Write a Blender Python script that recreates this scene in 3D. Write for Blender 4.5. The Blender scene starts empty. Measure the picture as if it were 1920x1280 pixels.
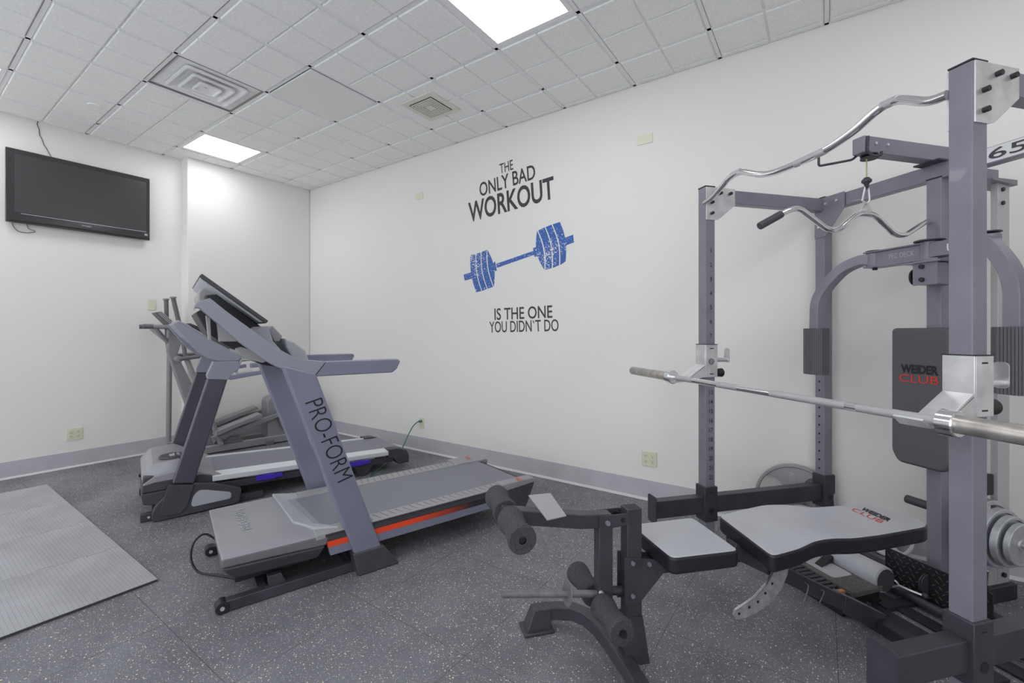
import bpy, bmesh, math, random
from mathutils import Vector, Matrix

SC = bpy.context.scene
COL = SC.collection

# ---------------------------------------------------------------- camera
cam_data = bpy.data.cameras.new('camera')
cam = bpy.data.objects.new('camera', cam_data)
COL.objects.link(cam)
cam_data.sensor_width = 36.0
cam_data.lens = 839.65 / 1920 * 36
cam_data.shift_y = -18.2 / 1920
cam.location = (0, 0, 1.2835)
cam.rotation_euler = (math.radians(90), 0, math.radians(34.824))
cam_data.clip_start = 0.05
SC.camera = cam

# ---------------------------------------------------------------- world and exposure
world = bpy.data.worlds.new('world')
SC.world = world
world.use_nodes = True
world.node_tree.nodes['Background'].inputs[0].default_value = (0.93, 0.96, 1.0, 1)
world.node_tree.nodes['Background'].inputs[1].default_value = 1.35
SC.view_settings.view_transform = 'Standard'
SC.view_settings.look = 'None'
SC.view_settings.gamma = 1
SC.view_settings.exposure = 0.35
SC.cycles.use_denoising = True
SC.cycles.max_bounces = 8
SC.cycles.diffuse_bounces = 5

LAMP = 7.5          # strength of every ceiling troffer
CZ = 3.193          # ceiling height
YW = 3.405          # decal wall
XL = -5.847         # television wall
XJ = -5.69          # face of the shallow wall projection
YJ = 1.985          # where the projection starts


# ---------------------------------------------------------------- materials
def mat(name, col, rough=0.5, metal=0.0, bump=None, noise=None, coat=0.0, emit=None, spec=None):
    m = bpy.data.materials.new(name)
    m.use_nodes = True
    nt = m.node_tree
    b = nt.nodes['Principled BSDF']
    b.inputs['Base Color'].default_value = (*col, 1)
    b.inputs['Roughness'].default_value = rough
    b.inputs['Metallic'].default_value = metal
    if spec is not None:
        b.inputs['Specular IOR Level'].default_value = spec
    if coat:
        b.inputs['Coat Weight'].default_value = coat
    if emit:
        b.inputs['Emission Color'].default_value = (*emit[0], 1)
        b.inputs['Emission Strength'].default_value = emit[1]
    if bump or noise:
        tc = nt.nodes.new('ShaderNodeTexCoord')
    if noise:   # (scale, amount)
        n = nt.nodes.new('ShaderNodeTexNoise')
        n.inputs['Scale'].default_value = noise[0]
        n.inputs['Detail'].default_value = 5
        nt.links.new(tc.outputs['Object'], n.inputs['Vector'])
        r = nt.nodes.new('ShaderNodeMapRange')
        r.inputs['From Min'].default_value = 0.3
        r.inputs['From Max'].default_value = 0.7
        r.inputs['To Min'].default_value = 1 - noise[1]
        r.inputs['To Max'].default_value = 1 + noise[1]
        nt.links.new(n.outputs['Fac'], r.inputs['Value'])
        mx = nt.nodes.new('ShaderNodeVectorMath')
        mx.operation = 'SCALE'
        mx.inputs[0].default_value = col
        nt.links.new(r.outputs[0], mx.inputs['Scale'])
        nt.links.new(mx.outputs[0], b.inputs['Base Color'])
    if bump:    # (scale, strength)
        n = nt.nodes.new('ShaderNodeTexNoise')
        n.inputs['Scale'].default_value = bump[0]
        n.inputs['Detail'].default_value = 3
        nt.links.new(tc.outputs['Object'], n.inputs['Vector'])
        bp = nt.nodes.new('ShaderNodeBump')
        bp.inputs['Strength'].default_value = bump[1]
        bp.inputs['Distance'].default_value = 0.002
        nt.links.new(n.outputs['Fac'], bp.inputs['Height'])
        nt.links.new(bp.outputs[0], b.inputs['Normal'])
    return m


M = dict(
    wall=mat('wall_paint', (0.80, 0.79, 0.765), 0.55, bump=(60, 0.15), noise=(0.8, 0.015)),
    ceil=mat('ceiling_tile', (0.91, 0.91, 0.90), 0.9, bump=(160, 0.6), noise=(60, 0.05)),
    tee=mat('ceiling_tee', (0.88, 0.88, 0.88), 0.5),
    gap=mat('dark_gap', (0.16, 0.16, 0.17), 0.9),
    white=mat('white_plastic', (0.82, 0.82, 0.82), 0.4),
    panel=mat('white_panel', (0.84, 0.84, 0.83), 0.6),
    bone=mat('bone_plastic', (0.72, 0.71, 0.56), 0.35),
    ivory=mat('ivory_plastic', (0.74, 0.73, 0.63), 0.4),
    base=mat('cove_base', (0.50, 0.49, 0.53), 0.45, noise=(6, 0.06)),
    toe=mat('cove_toe', (0.62, 0.62, 0.63), 0.5),
    ventgrey=mat('vent_grey', (0.26, 0.255, 0.25), 0.5, noise=(5, 0.12)),
    ventcone=mat('vent_cone', (0.90, 0.90, 0.92), 0.3),
    black=mat('black_plastic', (0.018, 0.018, 0.021), 0.45),
    tvbez=mat('television_bezel', (0.035, 0.035, 0.038), 0.12, coat=0.5),
    tvscr=mat('television_screen', (0.055, 0.055, 0.058), 0.30),
    frame=mat('graphite_paint', (0.212, 0.208, 0.252), 0.36, noise=(7, 0.10), coat=0.15),
    frame_dk=mat('dark_powder_paint', (0.048, 0.046, 0.060), 0.42, bump=(500, 0.25), noise=(9, 0.2)),
    frame_bk=mat('black_powder_paint', (0.026, 0.025, 0.032), 0.42, bump=(500, 0.25), noise=(9, 0.25)),
    silverpaint=mat('pale_grey_paint', (0.50, 0.50, 0.51), 0.35, metal=0.2),
    zinc=mat('zinc_plate', (0.74, 0.74, 0.75), 0.30, metal=0.65, noise=(14, 0.16)),
    zincdull=mat('dull_zinc', (0.50, 0.50, 0.52), 0.35, metal=0.5, noise=(40, 0.2)),
    chrome=mat('chrome', (0.82, 0.82, 0.84), 0.10, metal=1.0),
    steel=mat('knurled_steel', (0.62, 0.62, 0.64), 0.42, metal=0.95, bump=(900, 0.9)),
    worn=mat('worn_steel', (0.50, 0.47, 0.44), 0.36, metal=0.8, noise=(26, 0.22)),
    iron=mat('grey_hammered_iron', (0.33, 0.33, 0.35), 0.42, metal=0.15, bump=(260, 0.9)),
    iron_lt=mat('silver_painted_iron', (0.50, 0.51, 0.54), 0.38, metal=0.45, bump=(220, 0.7), noise=(30, 0.12)),
    plate_white=mat('white_painted_iron', (0.70, 0.71, 0.73), 0.4, noise=(20, 0.1)),
    vinyl=mat('grey_vinyl', (0.46, 0.465, 0.505), 0.30, bump=(240, 0.35), noise=(5, 0.08)),  # dark grey vinyl, its pale sheen put into the base colour
    vinyl_dk=mat('dark_grey_vinyl', (0.095, 0.095, 0.102), 0.5, bump=(300, 0.35)),
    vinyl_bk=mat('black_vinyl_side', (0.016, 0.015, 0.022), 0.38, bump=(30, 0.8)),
    foam=mat('black_foam', (0.062, 0.062, 0.074), 0.95, bump=(600, 0.9), noise=(160, 0.3)),
    ribfoam=mat('ribbed_grey_foam', (0.115, 0.115, 0.130), 0.65),
    tm_metal=mat('treadmill_grey_metal', (0.205, 0.208, 0.285), 0.33, noise=(5, 0.06), coat=0.2),
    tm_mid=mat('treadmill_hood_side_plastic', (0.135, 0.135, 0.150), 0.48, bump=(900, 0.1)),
    tm_dark=mat('treadmill_dark_metal', (0.072, 0.069, 0.094), 0.33, noise=(5, 0.06), coat=0.2),
    dullsteel=mat('dull_grey_steel', (0.20, 0.20, 0.215), 0.42, metal=0.3, noise=(30, 0.2)),
    tm_arm=mat('treadmill_arm_plastic', (0.27, 0.272, 0.33), 0.34, bump=(900, 0.08)),
    tm_hood=mat('treadmill_hood_plastic', (0.30, 0.30, 0.325), 0.45, bump=(900, 0.12)),
    tm_low=mat('treadmill_lower_plastic', (0.055, 0.055, 0.065), 0.48, bump=(900, 0.1), noise=(9, 0.1)),
    tm_trim=mat('treadmill_pale_trim', (0.40, 0.41, 0.45), 0.4),
    tm_strip=mat('treadmill_foot_rail', (0.33, 0.33, 0.335), 0.55),
    tm_groove=mat('treadmill_rail_groove', (0.15, 0.15, 0.15), 0.6),
    belt=mat('treadmill_belt', (0.215, 0.217, 0.255), 0.45, bump=(1200, 0.3)),
    orange=mat('orange_stripe', (0.85, 0.085, 0.02), 0.4),
    silver=mat('brushed_aluminium_rail', (0.72, 0.73, 0.77), 0.35, metal=0.2),
    purple=mat('purple_plastic', (0.07, 0.035, 0.50), 0.35),
    ell=mat('elliptical_grey_paint', (0.245, 0.245, 0.255), 0.42),
    ell_dk=mat('elliptical_dark_grey', (0.13, 0.13, 0.14), 0.5),
    ell_rail=mat('elliptical_pale_rail', (0.45, 0.45, 0.47), 0.4),
    mat_foam=mat('foam_mat', (0.31, 0.31, 0.32), 0.75),
    mat_edge=mat('foam_mat_edge', (0.05, 0.05, 0.056), 0.8),
    ink=mat('black_ink', (0.012, 0.012, 0.014), 0.5),
    decal=mat('charcoal_vinyl_decal', (0.045, 0.045, 0.050), 0.5, noise=(300, 0.25)),
    red=mat('red_embroidery', (0.70, 0.035, 0.02), 0.6),
    whiteink=mat('white_ink', (0.75, 0.75, 0.77), 0.5),
    greyink=mat('grey_ink', (0.45, 0.45, 0.47), 0.5),
    green=mat('green_cord', (0.02, 0.20, 0.12), 0.4),
    cable=mat('yellow_green_cable', (0.45, 0.48, 0.20), 0.4),
    carpet=mat('dark_speckled_carpet', (0.125, 0.122, 0.120), 0.9, bump=(350, 0.8), noise=(260, 0.6)),
    tread=mat('diamond_plate_black', (0.022, 0.020, 0.024), 0.32, noise=(6, 0.3)),
    treadrib=mat('diamond_plate_rib', (0.17, 0.16, 0.17), 0.3, metal=0.3),
    tag=mat('orange_tag', (0.60, 0.27, 0.07), 0.5),
    lamp=mat('lamp_diffuser', (0.9, 0.9, 0.9), 0.5, emit=((0.975, 0.985, 1.0), LAMP)),
)


def floor_material():
    m = bpy.data.materials.new('speckled_rubber_floor')
    m.use_nodes = True
    nt = m.node_tree
    L = nt.links.new
    b = nt.nodes['Principled BSDF']
    tc = nt.nodes.new('ShaderNodeTexCoord')
    P = tc.outputs['Object']

    def N(t, **k):
        n = nt.nodes.new(t)
        for a, v in k.items():
            setattr(n, a, v)
        return n

    def math_(op, a, c=None, d=None):
        n = N('ShaderNodeMath', operation=op)
        for i, v in enumerate((a, c, d)):
            if v is None:
                continue
            if isinstance(v, (int, float)):
                n.inputs[i].default_value = v
            else:
                L(v, n.inputs[i])
        return n.outputs[0]

    big = N('ShaderNodeTexNoise'); big.inputs['Scale'].default_value = 1.9; big.inputs['Detail'].default_value = 6
    big.inputs['Roughness'].default_value = 0.6
    L(P, big.inputs['Vector'])
    fine = N('ShaderNodeTexNoise'); fine.inputs['Scale'].default_value = 260; fine.inputs['Detail'].default_value = 2
    L(P, fine.inputs['Vector'])
    ramp = N('ShaderNodeValToRGB')
    ramp.color_ramp.elements[0].position = 0.34; ramp.color_ramp.elements[0].color = (0.125, 0.126, 0.146, 1)
    ramp.color_ramp.elements[1].position = 0.68; ramp.color_ramp.elements[1].color = (0.215, 0.216, 0.245, 1)
    L(big.outputs['Fac'], ramp.inputs['Fac'])
    var = math_('MULTIPLY_ADD', fine.outputs['Fac'], 1.3, 0.35)
    sc = N('ShaderNodeVectorMath', operation='SCALE')
    L(ramp.outputs['Color'], sc.inputs[0]); L(var, sc.inputs['Scale'])
    # speckles, two sizes
    col = sc.outputs[0]
    for scale, rad, keep, c in ((125, 0.28, 0.80, (0.80, 0.77, 0.55, 1)), (260, 0.33, 0.74, (0.62, 0.61, 0.57, 1))):
        v = N('ShaderNodeTexVoronoi', feature='F1'); v.inputs['Scale'].default_value = scale
        L(P, v.inputs['Vector'])
        sep = N('ShaderNodeSeparateColor'); L(v.outputs['Color'], sep.inputs[0])
        a = math_('GREATER_THAN', sep.outputs[0], keep)
        d = math_('LESS_THAN', v.outputs['Distance'], math_('MULTIPLY_ADD', sep.outputs[1], rad, 0.12))
        f = math_('MULTIPLY', a, d)
        mx = N('ShaderNodeMix', data_type='RGBA')
        L(f, mx.inputs[0]); L(col, mx.inputs[6]); mx.inputs[7].default_value = c
        col = mx.outputs[2]
    # seams between the rubber tiles
    sp = N('ShaderNodeSeparateXYZ'); L(P, sp.inputs[0])
    fs = None
    for o, off in ((sp.outputs[0], -0.56), (sp.outputs[1], 1.955)):
        t = math_('DIVIDE', math_('SUBTRACT', o, off), 0.605)
        fr = math_('ABSOLUTE', math_('SUBTRACT', math_('FRACT', math_('ADD', t, 100.5)), 0.5))
        s = math_('LESS_THAN', fr, 0.0021)
        fs = s if fs is None else math_('MAXIMUM', fs, s)
    mx = N('ShaderNodeMix', data_type='RGBA')
    L(math_('MULTIPLY', fs, 0.75), mx.inputs[0]); L(col, mx.inputs[6]); mx.inputs[7].default_value = (0.03, 0.03, 0.034, 1)
    L(mx.outputs[2], b.inputs['Base Color'])
    b.inputs['Roughness'].default_value = 0.62
    bp = N('ShaderNodeBump'); bp.inputs['Strength'].default_value = 0.5; bp.inputs['Distance'].default_value = 0.002
    L(math_('SUBTRACT', fine.outputs['Fac'], fs), bp.inputs['Height']); L(bp.outputs[0], b.inputs['Normal'])
    return m


def mat_foam_material():
    m = M['mat_foam']
    nt = m.node_tree
    L = nt.links.new
    b = nt.nodes['Principled BSDF']
    tc = nt.nodes.new('ShaderNodeTexCoord')
    mp = nt.nodes.new('ShaderNodeMapping')
    mp.inputs['Scale'].default_value = (1, 1, 1)
    L(tc.outputs['Object'], mp.inputs['Vector'])
    br = nt.nodes.new('ShaderNodeTexBrick')
    br.inputs['Scale'].default_value = 30
    br.inputs['Color1'].default_value = (1, 1, 1, 1)
    br.inputs['Color2'].default_value = (0.2, 0.2, 0.2, 1)
    br.inputs['Mortar'].default_value = (0, 0, 0, 1)
    br.inputs['Mortar Size'].default_value = 0.06
    br.inputs['Mortar Smooth'].default_value = 0.6
    br.inputs['Brick Width'].default_value = 0.42
    br.inputs['Row Height'].default_value = 0.5
    L(mp.outputs[0], br.inputs['Vector'])
    bp = nt.nodes.new('ShaderNodeBump')
    bp.inputs['Strength'].default_value = 0.8
    bp.inputs['Distance'].default_value = 0.004
    L(br.outputs['Color'], bp.inputs['Height'])
    L(bp.outputs[0], b.inputs['Normal'])
    n = nt.nodes.new('ShaderNodeTexNoise'); n.inputs['Scale'].default_value = 3; n.inputs['Detail'].default_value = 6
    L(tc.outputs['Object'], n.inputs['Vector'])
    r = nt.nodes.new('ShaderNodeValToRGB')
    r.color_ramp.elements[0].position = 0.3; r.color_ramp.elements[0].color = (0.35, 0.35, 0.375, 1)
    r.color_ramp.elements[1].position = 0.7; r.color_ramp.elements[1].color = (0.46, 0.46, 0.49, 1)
    L(n.outputs['Fac'], r.inputs['Fac']); L(r.outputs[0], b.inputs['Base Color'])


def decal_blue():
    m = mat('blue_vinyl_decal', (0.035, 0.12, 0.42), 0.5)
    nt = m.node_tree; L = nt.links.new
    b = nt.nodes['Principled BSDF']
    tc = nt.nodes.new('ShaderNodeTexCoord')
    n = nt.nodes.new('ShaderNodeTexNoise'); n.inputs['Scale'].default_value = 75; n.inputs['Detail'].default_value = 3
    L(tc.outputs['Object'], n.inputs['Vector'])
    g = nt.nodes.new('ShaderNodeTexNoise'); g.inputs['Scale'].default_value = 5
    L(tc.outputs['Object'], g.inputs['Vector'])
    ad = nt.nodes.new('ShaderNodeMath'); ad.operation = 'MULTIPLY_ADD'; ad.inputs[1].default_value = 0.35
    L(g.outputs['Fac'], ad.inputs[0]); L(n.outputs['Fac'], ad.inputs[2])
    r = nt.nodes.new('ShaderNodeValToRGB')
    r.color_ramp.elements[0].position = 0.775; r.color_ramp.elements[0].color = (0.035, 0.12, 0.42, 1)
    r.color_ramp.elements[1].position = 0.80; r.color_ramp.elements[1].color = (0.75, 0.76, 0.78, 1)
    L(ad.outputs[0], r.inputs['Fac']); L(r.outputs[0], b.inputs['Base Color'])
    return m


def stripe_material():
    m = mat('orange_fading_stripe', (0.85, 0.075, 0.025), 0.4)
    nt = m.node_tree
    tc = nt.nodes.new('ShaderNodeTexCoord'); sp = nt.nodes.new('ShaderNodeSeparateXYZ'); r = nt.nodes.new('ShaderNodeValToRGB')
    mr = nt.nodes.new('ShaderNodeMapRange')
    mr.inputs['From Min'].default_value = 0.02; mr.inputs['From Max'].default_value = 0.42   # printed fade along the deck
    nt.links.new(tc.outputs['Object'], sp.inputs[0]); nt.links.new(sp.outputs[1], mr.inputs['Value']); nt.links.new(mr.outputs[0], r.inputs['Fac'])
    r.color_ramp.elements[0].color = (0.85, 0.075, 0.025, 1); r.color_ramp.elements[1].color = (0.03, 0.028, 0.034, 1)
    nt.links.new(r.outputs[0], nt.nodes['Principled BSDF'].inputs['Base Color'])
    return m


M['stripe'] = stripe_material()
M['floor'] = floor_material()
mat_foam_material()
M['blue'] = decal_blue()


# ---------------------------------------------------------------- mesh helpers
class MB:
    """collects shapes and links them as one mesh object"""

    def __init__(self):
        self.bm = bmesh.new()
        self.smooth = []
        self.mi = 0

    def _face(self, vs, sm=False):
        try:
            f = self.bm.faces.new(vs)
            f.smooth = sm
            f.material_index = self.mi
            return f
        except ValueError:
            return None

    def box(self, x0, x1, y0, y1, z0, z1):
        v = [self.bm.verts.new(p) for p in ((x0, y0, z0), (x1, y0, z0), (x1, y1, z0), (x0, y1, z0),
                                            (x0, y0, z1), (x1, y0, z1), (x1, y1, z1), (x0, y1, z1))]
        for f in ((0, 3, 2, 1), (4, 5, 6, 7), (0, 1, 5, 4), (1, 2, 6, 5), (2, 3, 7, 6), (3, 0, 4, 7)):
            self._face([v[i] for i in f])
        return self

    def hexa(self, lo, hi):
        """two quads joined: lo = 4 points, hi = 4 points"""
        v = [self.bm.verts.new(p) for p in list(lo) + list(hi)]
        for f in ((0, 3, 2, 1), (4, 5, 6, 7), (0, 1, 5, 4), (1, 2, 6, 5), (2, 3, 7, 6), (3, 0, 4, 7)):
            self._face([v[i] for i in f])
        return self

    def prism(self, poly, ax, a, b, sm=False):
        """poly in the two other axes, extruded from a to b along ax"""
        def P(p, t):
            return {'x': (t, p[0], p[1]), 'y': (p[0], t, p[1]), 'z': (p[0], p[1], t)}[ax]
        A = [self.bm.verts.new(P(p, a)) for p in poly]
        B = [self.bm.verts.new(P(p, b)) for p in poly]
        n = len(poly)
        self._face(A[::-1]); self._face(B)
        for i in range(n):
            self._face([A[i], A[(i + 1) % n], B[(i + 1) % n], B[i]], sm)
        return self

    def sweep(self, path, prof, up=None, closed=False, caps=True, sm=True):
        """sweep a closed 2d profile along a 3d path with mitred joints; keeps `up` fixed if given"""
        path = [Vector(p) for p in path]
        n = len(path)
        rings = []
        nrm = None
        for i in range(n):
            if closed:
                t1 = (path[i] - path[i - 1]).normalized(); t2 = (path[(i + 1) % n] - path[i]).normalized()
            else:
                t1 = (path[i] - path[i - 1]).normalized() if i else (path[1] - path[0]).normalized()
                t2 = (path[i + 1] - path[i]).normalized() if i < n - 1 else t1
            t = (t1 + t2)
            t = t.normalized() if t.length > 1e-6 else t1
            if up is not None:
                nn = Vector(up)
            elif nrm is None:
                nn = Vector((0, 0, 1)) if abs(t.z) < 0.9 else Vector((0, 1, 0))
            else:
                nn = nrm
            nn = (nn - t * nn.dot(t)).normalized()
            nrm = nn
            bn = t.cross(nn)
            k = 1.0 / max(0.35, math.sqrt(max(0.05, (1 + t1.dot(t2)) / 2)))
            # stretch in the bend plane
            bend = (t2 - t1)
            ring = []
            for (u, w) in prof:
                o = nn * u + bn * w
                if bend.length > 1e-4:
                    bd = (bend - t * bend.dot(t))
                    if bd.length > 1e-5:
                        bd.normalize()
                        o = o + bd * o.dot(bd) * (k - 1)
                ring.append(self.bm.verts.new(path[i] + o))
            rings.append(ring)
        m = len(prof)
        last = n if closed else n - 1
        for i in range(last):
            A, B = rings[i], rings[(i + 1) % n]
            for j in range(m):
                self._face([A[j], A[(j + 1) % m], B[(j + 1) % m], B[j]], sm)
        if caps and not closed:
            self._face(rings[0][::-1]); self._face(rings[-1])
        return self

    def tube(self, path, r, n=14, closed=False, caps=True):
        prof = [(r * math.cos(2 * math.pi * i / n), r * math.sin(2 * math.pi * i / n)) for i in range(n)]
        return self.sweep(path, prof, closed=closed, caps=caps)

    def bar(self, path, w, h, up=(0, 0, 1)):
        """rectangular tube; h along up, w across"""
        return self.sweep(path, [(-h / 2, -w / 2), (h / 2, -w / 2), (h / 2, w / 2), (-h / 2, w / 2)], up=up, sm=False)

    def cyl(self, a, b, r, n=24, r2=None):
        a = Vector(a); b = Vector(b)
        t = (b - a).normalized()
        nn = Vector((0, 0, 1)) if abs(t.z) < 0.9 else Vector((1, 0, 0))
        nn = (nn - t * nn.dot(t)).normalized(); bn = t.cross(nn)
        r2 = r if r2 is None else r2
        A = [self.bm.verts.new(a + (nn * math.cos(2 * math.pi * i / n) + bn * math.sin(2 * math.pi * i / n)) * r) for i in range(n)]
        B = [self.bm.verts.new(b + (nn * math.cos(2 * math.pi * i / n) + bn * math.sin(2 * math.pi * i / n)) * r2) for i in range(n)]
        for i in range(n):
            self._face([A[i], A[(i + 1) % n], B[(i + 1) % n], B[i]], True)
        self._face(A[::-1]); self._face(B)
        return self

    def lathe(self, prof, a, d, n=40, closed=False):
        """prof = (t along axis, radius); axis from point a in direction d"""
        a = Vector(a); t = Vector(d).normalized()
        nn = Vector((0, 0, 1)) if abs(t.z) < 0.9 else Vector((1, 0, 0))
        nn = (nn - t * nn.dot(t)).normalized(); bn = t.cross(nn)
        rings = []
        for (s, r) in prof:
            if r < 1e-6:
                rings.append([self.bm.verts.new(a + t * s)])
            else:
                rings.append([self.bm.verts.new(a + t * s + (nn * math.cos(2 * math.pi * i / n) + bn * math.sin(2 * math.pi * i / n)) * r) for i in range(n)])
        idx = list(range(len(rings) - 1)) + ([len(rings) - 1] if closed else [])
        for k in idx:
            A, B = rings[k], rings[(k + 1) % len(rings)]
            for i in range(n):
                j = (i + 1) % n
                if len(A) == 1 and len(B) == 1:
                    break
                if len(A) == 1:
                    self._face([A[0], B[j], B[i]], True)
                elif len(B) == 1:
                    self._face([A[i], A[j], B[0]], True)
                else:
                    self._face([A[i], A[j], B[j], B[i]], True)
        return self

    def ball(self, c, r, n=14):
        self.lathe([(-r * math.cos(math.pi * k / n), r * math.sin(math.pi * k / n)) for k in range(n + 1)], c, (0, 0, 1), 18)
        return self

    def text(self, body, o, u, v, bold=0.0, th=0.0012, spacing=1.0):
        """lettering that fills the parallelogram at o spanned by u (reading direction) and v (letter height)"""
        cu = bpy.data.curves.new('t', 'FONT')
        cu.body = body
        cu.offset = bold
        cu.resolution_u = 4
        cu.space_character = spacing
        ob = bpy.data.objects.new('t', cu)
        COL.objects.link(ob)
        dg = bpy.context.evaluated_depsgraph_get()
        me = bpy.data.meshes.new_from_object(ob.evaluated_get(dg))
        bpy.data.objects.remove(ob)
        xs = [p.co.x for p in me.vertices]; ys = [p.co.y for p in me.vertices]
        x0, x1, y0, y1 = min(xs), max(xs), min(ys), max(ys)
        o, u, v = Vector(o), Vector(u), Vector(v)
        nrm = u.cross(v).normalized()
        vs = [self.bm.verts.new(o + u * ((p.co.x - x0) / (x1 - x0)) + v * ((p.co.y - y0) / (y1 - y0)) + nrm * th) for p in me.vertices]
        for f in me.polygons:
            self._face([vs[i] for i in f.vertices])
        bpy.data.meshes.remove(me)
        return self

    def build(self, name, material, parent=None, bevel=0.0, seg=2, off=None, label=None, mats=None, flip=True, autosm=False):
        bm = self.bm
        if flip:
            bmesh.ops.recalc_face_normals(bm, faces=bm.faces)
        if off is None and parent is not None and 'origin' in parent:
            off = parent['origin']
        if off is not None:
            bmesh.ops.translate(bm, verts=bm.verts, vec=-Vector(off))
        me = bpy.data.meshes.new(name)
        bm.to_mesh(me)
        bm.free()
        if not (bevel and seg > 2):
            me.set_sharp_from_angle(angle=math.radians(38))
        ob = bpy.data.objects.new(name, me)
        COL.objects.link(ob)
        for mm in ([material] + (mats or [])):
            me.materials.append(M[mm] if isinstance(mm, str) else mm)
        if parent is not None:
            ob.parent = parent
            if 'origin' in parent:
                ob['origin'] = parent['origin']
        if bevel:
            md = ob.modifiers.new('bevel', 'BEVEL')
            md.width = bevel
            md.segments = seg
            md.limit_method = 'ANGLE'
            md.angle_limit = math.radians(35)
            md.harden_normals = False
            for p in me.polygons:
                p.use_smooth = p.use_smooth or seg > 2
            if seg > 2:
                wn = ob.modifiers.new('wn', 'WEIGHTED_NORMAL')
                wn.keep_sharp = False
        if label:
            ob['label'] = label
        return ob


def mb():
    return MB()


def tag(o, label, cat, group=None, kind=None):
    if label: o['label'] = label
    if cat: o['category'] = cat
    if group: o['group'] = group
    if kind: o['kind'] = kind
    return o


class Frame:
    def __init__(s, ox, oy, deg):
        s.o = (ox, oy); s.deg = deg
        a = math.radians(deg)
        s.X = (math.cos(a), math.sin(a)); s.Y = (-math.sin(a), math.cos(a))

    def W(s, x, y, z=0):
        return (s.o[0] + x * s.X[0] + y * s.Y[0], s.o[1] + x * s.X[1] + y * s.Y[1], z)


def thing(name, label, cat, fr, o, group=None):
    """Empty at o (in the frame's own metres); its parts are modelled in frame metres"""
    e = bpy.data.objects.new(name, None)
    COL.objects.link(e)
    e.location = fr.W(*o)
    e.rotation_euler = (0, 0, math.radians(fr.deg))
    e.empty_display_size = 0.1
    e['origin'] = [float(c) for c in o]
    return tag(e, label, cat, group)


def solo(m, name, material, label, cat, fr, o, group=None, **k):
    """a thing that is one mesh, modelled in frame metres"""
    ob = m.build(name, material, off=o, **k)
    ob.location = fr.W(*o)
    ob.rotation_euler = (0, 0, math.radians(fr.deg))
    return tag(ob, label, cat, group)


def rounded(path, r=0.04, n=5):
    """round the corners of a polyline"""
    P = [Vector(p) for p in path]
    out = [P[0]]
    for i in range(1, len(P) - 1):
        a = (P[i - 1] - P[i]); b = (P[i + 1] - P[i])
        d = min(r, a.length * 0.49, b.length * 0.49)
        A = P[i] + a.normalized() * d; B = P[i] + b.normalized() * d
        for k in range(n + 1):
            t = k / n
            out.append(A * (1 - t) ** 2 + P[i] * 2 * t * (1 - t) + B * t * t)
    out.append(P[-1])
    return out


def round_poly(poly, r, n=4):
    P = [Vector((p[0], p[1], 0)) for p in poly]
    out = []
    for i in range(len(P)):
        a = P[i - 1] - P[i]; b = P[(i + 1) % len(P)] - P[i]
        d = min(r, a.length * 0.48, b.length * 0.48)
        A = P[i] + a.normalized() * d; B = P[i] + b.normalized() * d
        for k in range(n + 1):
            t = k / n
            q = A * (1 - t) ** 2 + P[i] * 2 * t * (1 - t) + B * t * t
            out.append((q.x, q.y))
    return out


WD = Frame(0, 0, 0)

# ================================================================ ROOM
XR, YB = 2.6, -2.1


def struct(m, name, material, **k):
    o = m.build(name, material, **k)
    o['kind'] = 'structure'
    return o


struct(mb().box(XL - 0.2, XR, YB, YW + 0.2, -0.1, 0), 'floor', 'floor')
struct(mb().box(XL - 0.2, XR, YW, YW + 0.15, 0, CZ + 0.15), 'wall_back', 'wall')
struct(mb().box(XL - 0.15, XL, YB, YJ, 0, CZ + 0.15), 'wall_left', 'wall')
struct(mb().box(XL - 0.15, XJ, YJ, YW, 0, CZ + 0.15), 'wall_corner', 'wall', bevel=0.014, seg=4)
struct(mb().box(XR, XR + 0.15, YB, YW, 0, CZ + 0.15), 'wall_right', 'wall')
# cove base with its pale toe
struct(mb().box(XJ, XR, YW - 0.006, YW, 0, 0.150), 'baseboard_back', 'base')
struct(mb().prism([(YW - 0.006, 0), (YW - 0.022, 0), (YW - 0.020, 0.006), (YW - 0.006, 0.016)], 'x', XJ, XR), 'trim_1', 'toe')
struct(mb().box(XL, XL + 0.006, YB, YJ, 0, 0.150).box(XL, XJ + 0.006, YJ - 0.006, YJ, 0, 0.15).box(XJ, XJ + 0.006, YJ, YW, 0, 0.15), 'baseboard_left', 'base')
struct(mb().prism([(XL + 0.006, 0), (XL + 0.022, 0), (XL + 0.020, 0.006), (XL + 0.006, 0.016)], 'y', YB, YJ)
       .prism([(XJ + 0.006, 0), (XJ + 0.022, 0), (XJ + 0.020, 0.006), (XJ + 0.006, 0.016)], 'y', YJ, YW), 'trim_2', 'toe')

# suspended ceiling: tees, tegular tiles scored into quarters
G = 0.61
GX, GY = -4.254, 1.204
cm = mb()
cm.box(XL - 0.15, XR, YB, YW + 0.15, CZ + 0.012, CZ + 0.10)
cm.mi = 1
i0, i1, j0, j1 = -3, 12, -7, 4
LIGHTS = [(-2, 1), (4, 1), (-2, -2), (4, -2), (8, 1), (8, -2), (-2, -5), (4, -5)]  # the right-hand pair is unseen, added to brighten the wall behind the rack
OPEN = set(LIGHTS) | {(0, 0), (1, 1)}
for i in range(i0, i1 + 1):
    x = GX + i * G
    if XL < x < XR:
        cm.box(x - 0.012, x + 0.012, YB, YW, CZ, CZ + 0.006)
for j in range(j0, j1 + 1):
    y = GY + j * G
    if YB < y < YW:
        cm.box(XL, XR, y - 0.012, y + 0.012, CZ, CZ + 0.006)
cm.box(XJ, XR, YW - 0.02, YW, CZ, CZ + 0.004)
cm.box(XL, XL + 0.02, YB, YJ, CZ, CZ + 0.004)
cm.box(XJ, XJ + 0.02, YJ, YW, CZ, CZ + 0.004)
cm.mi = 0
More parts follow.
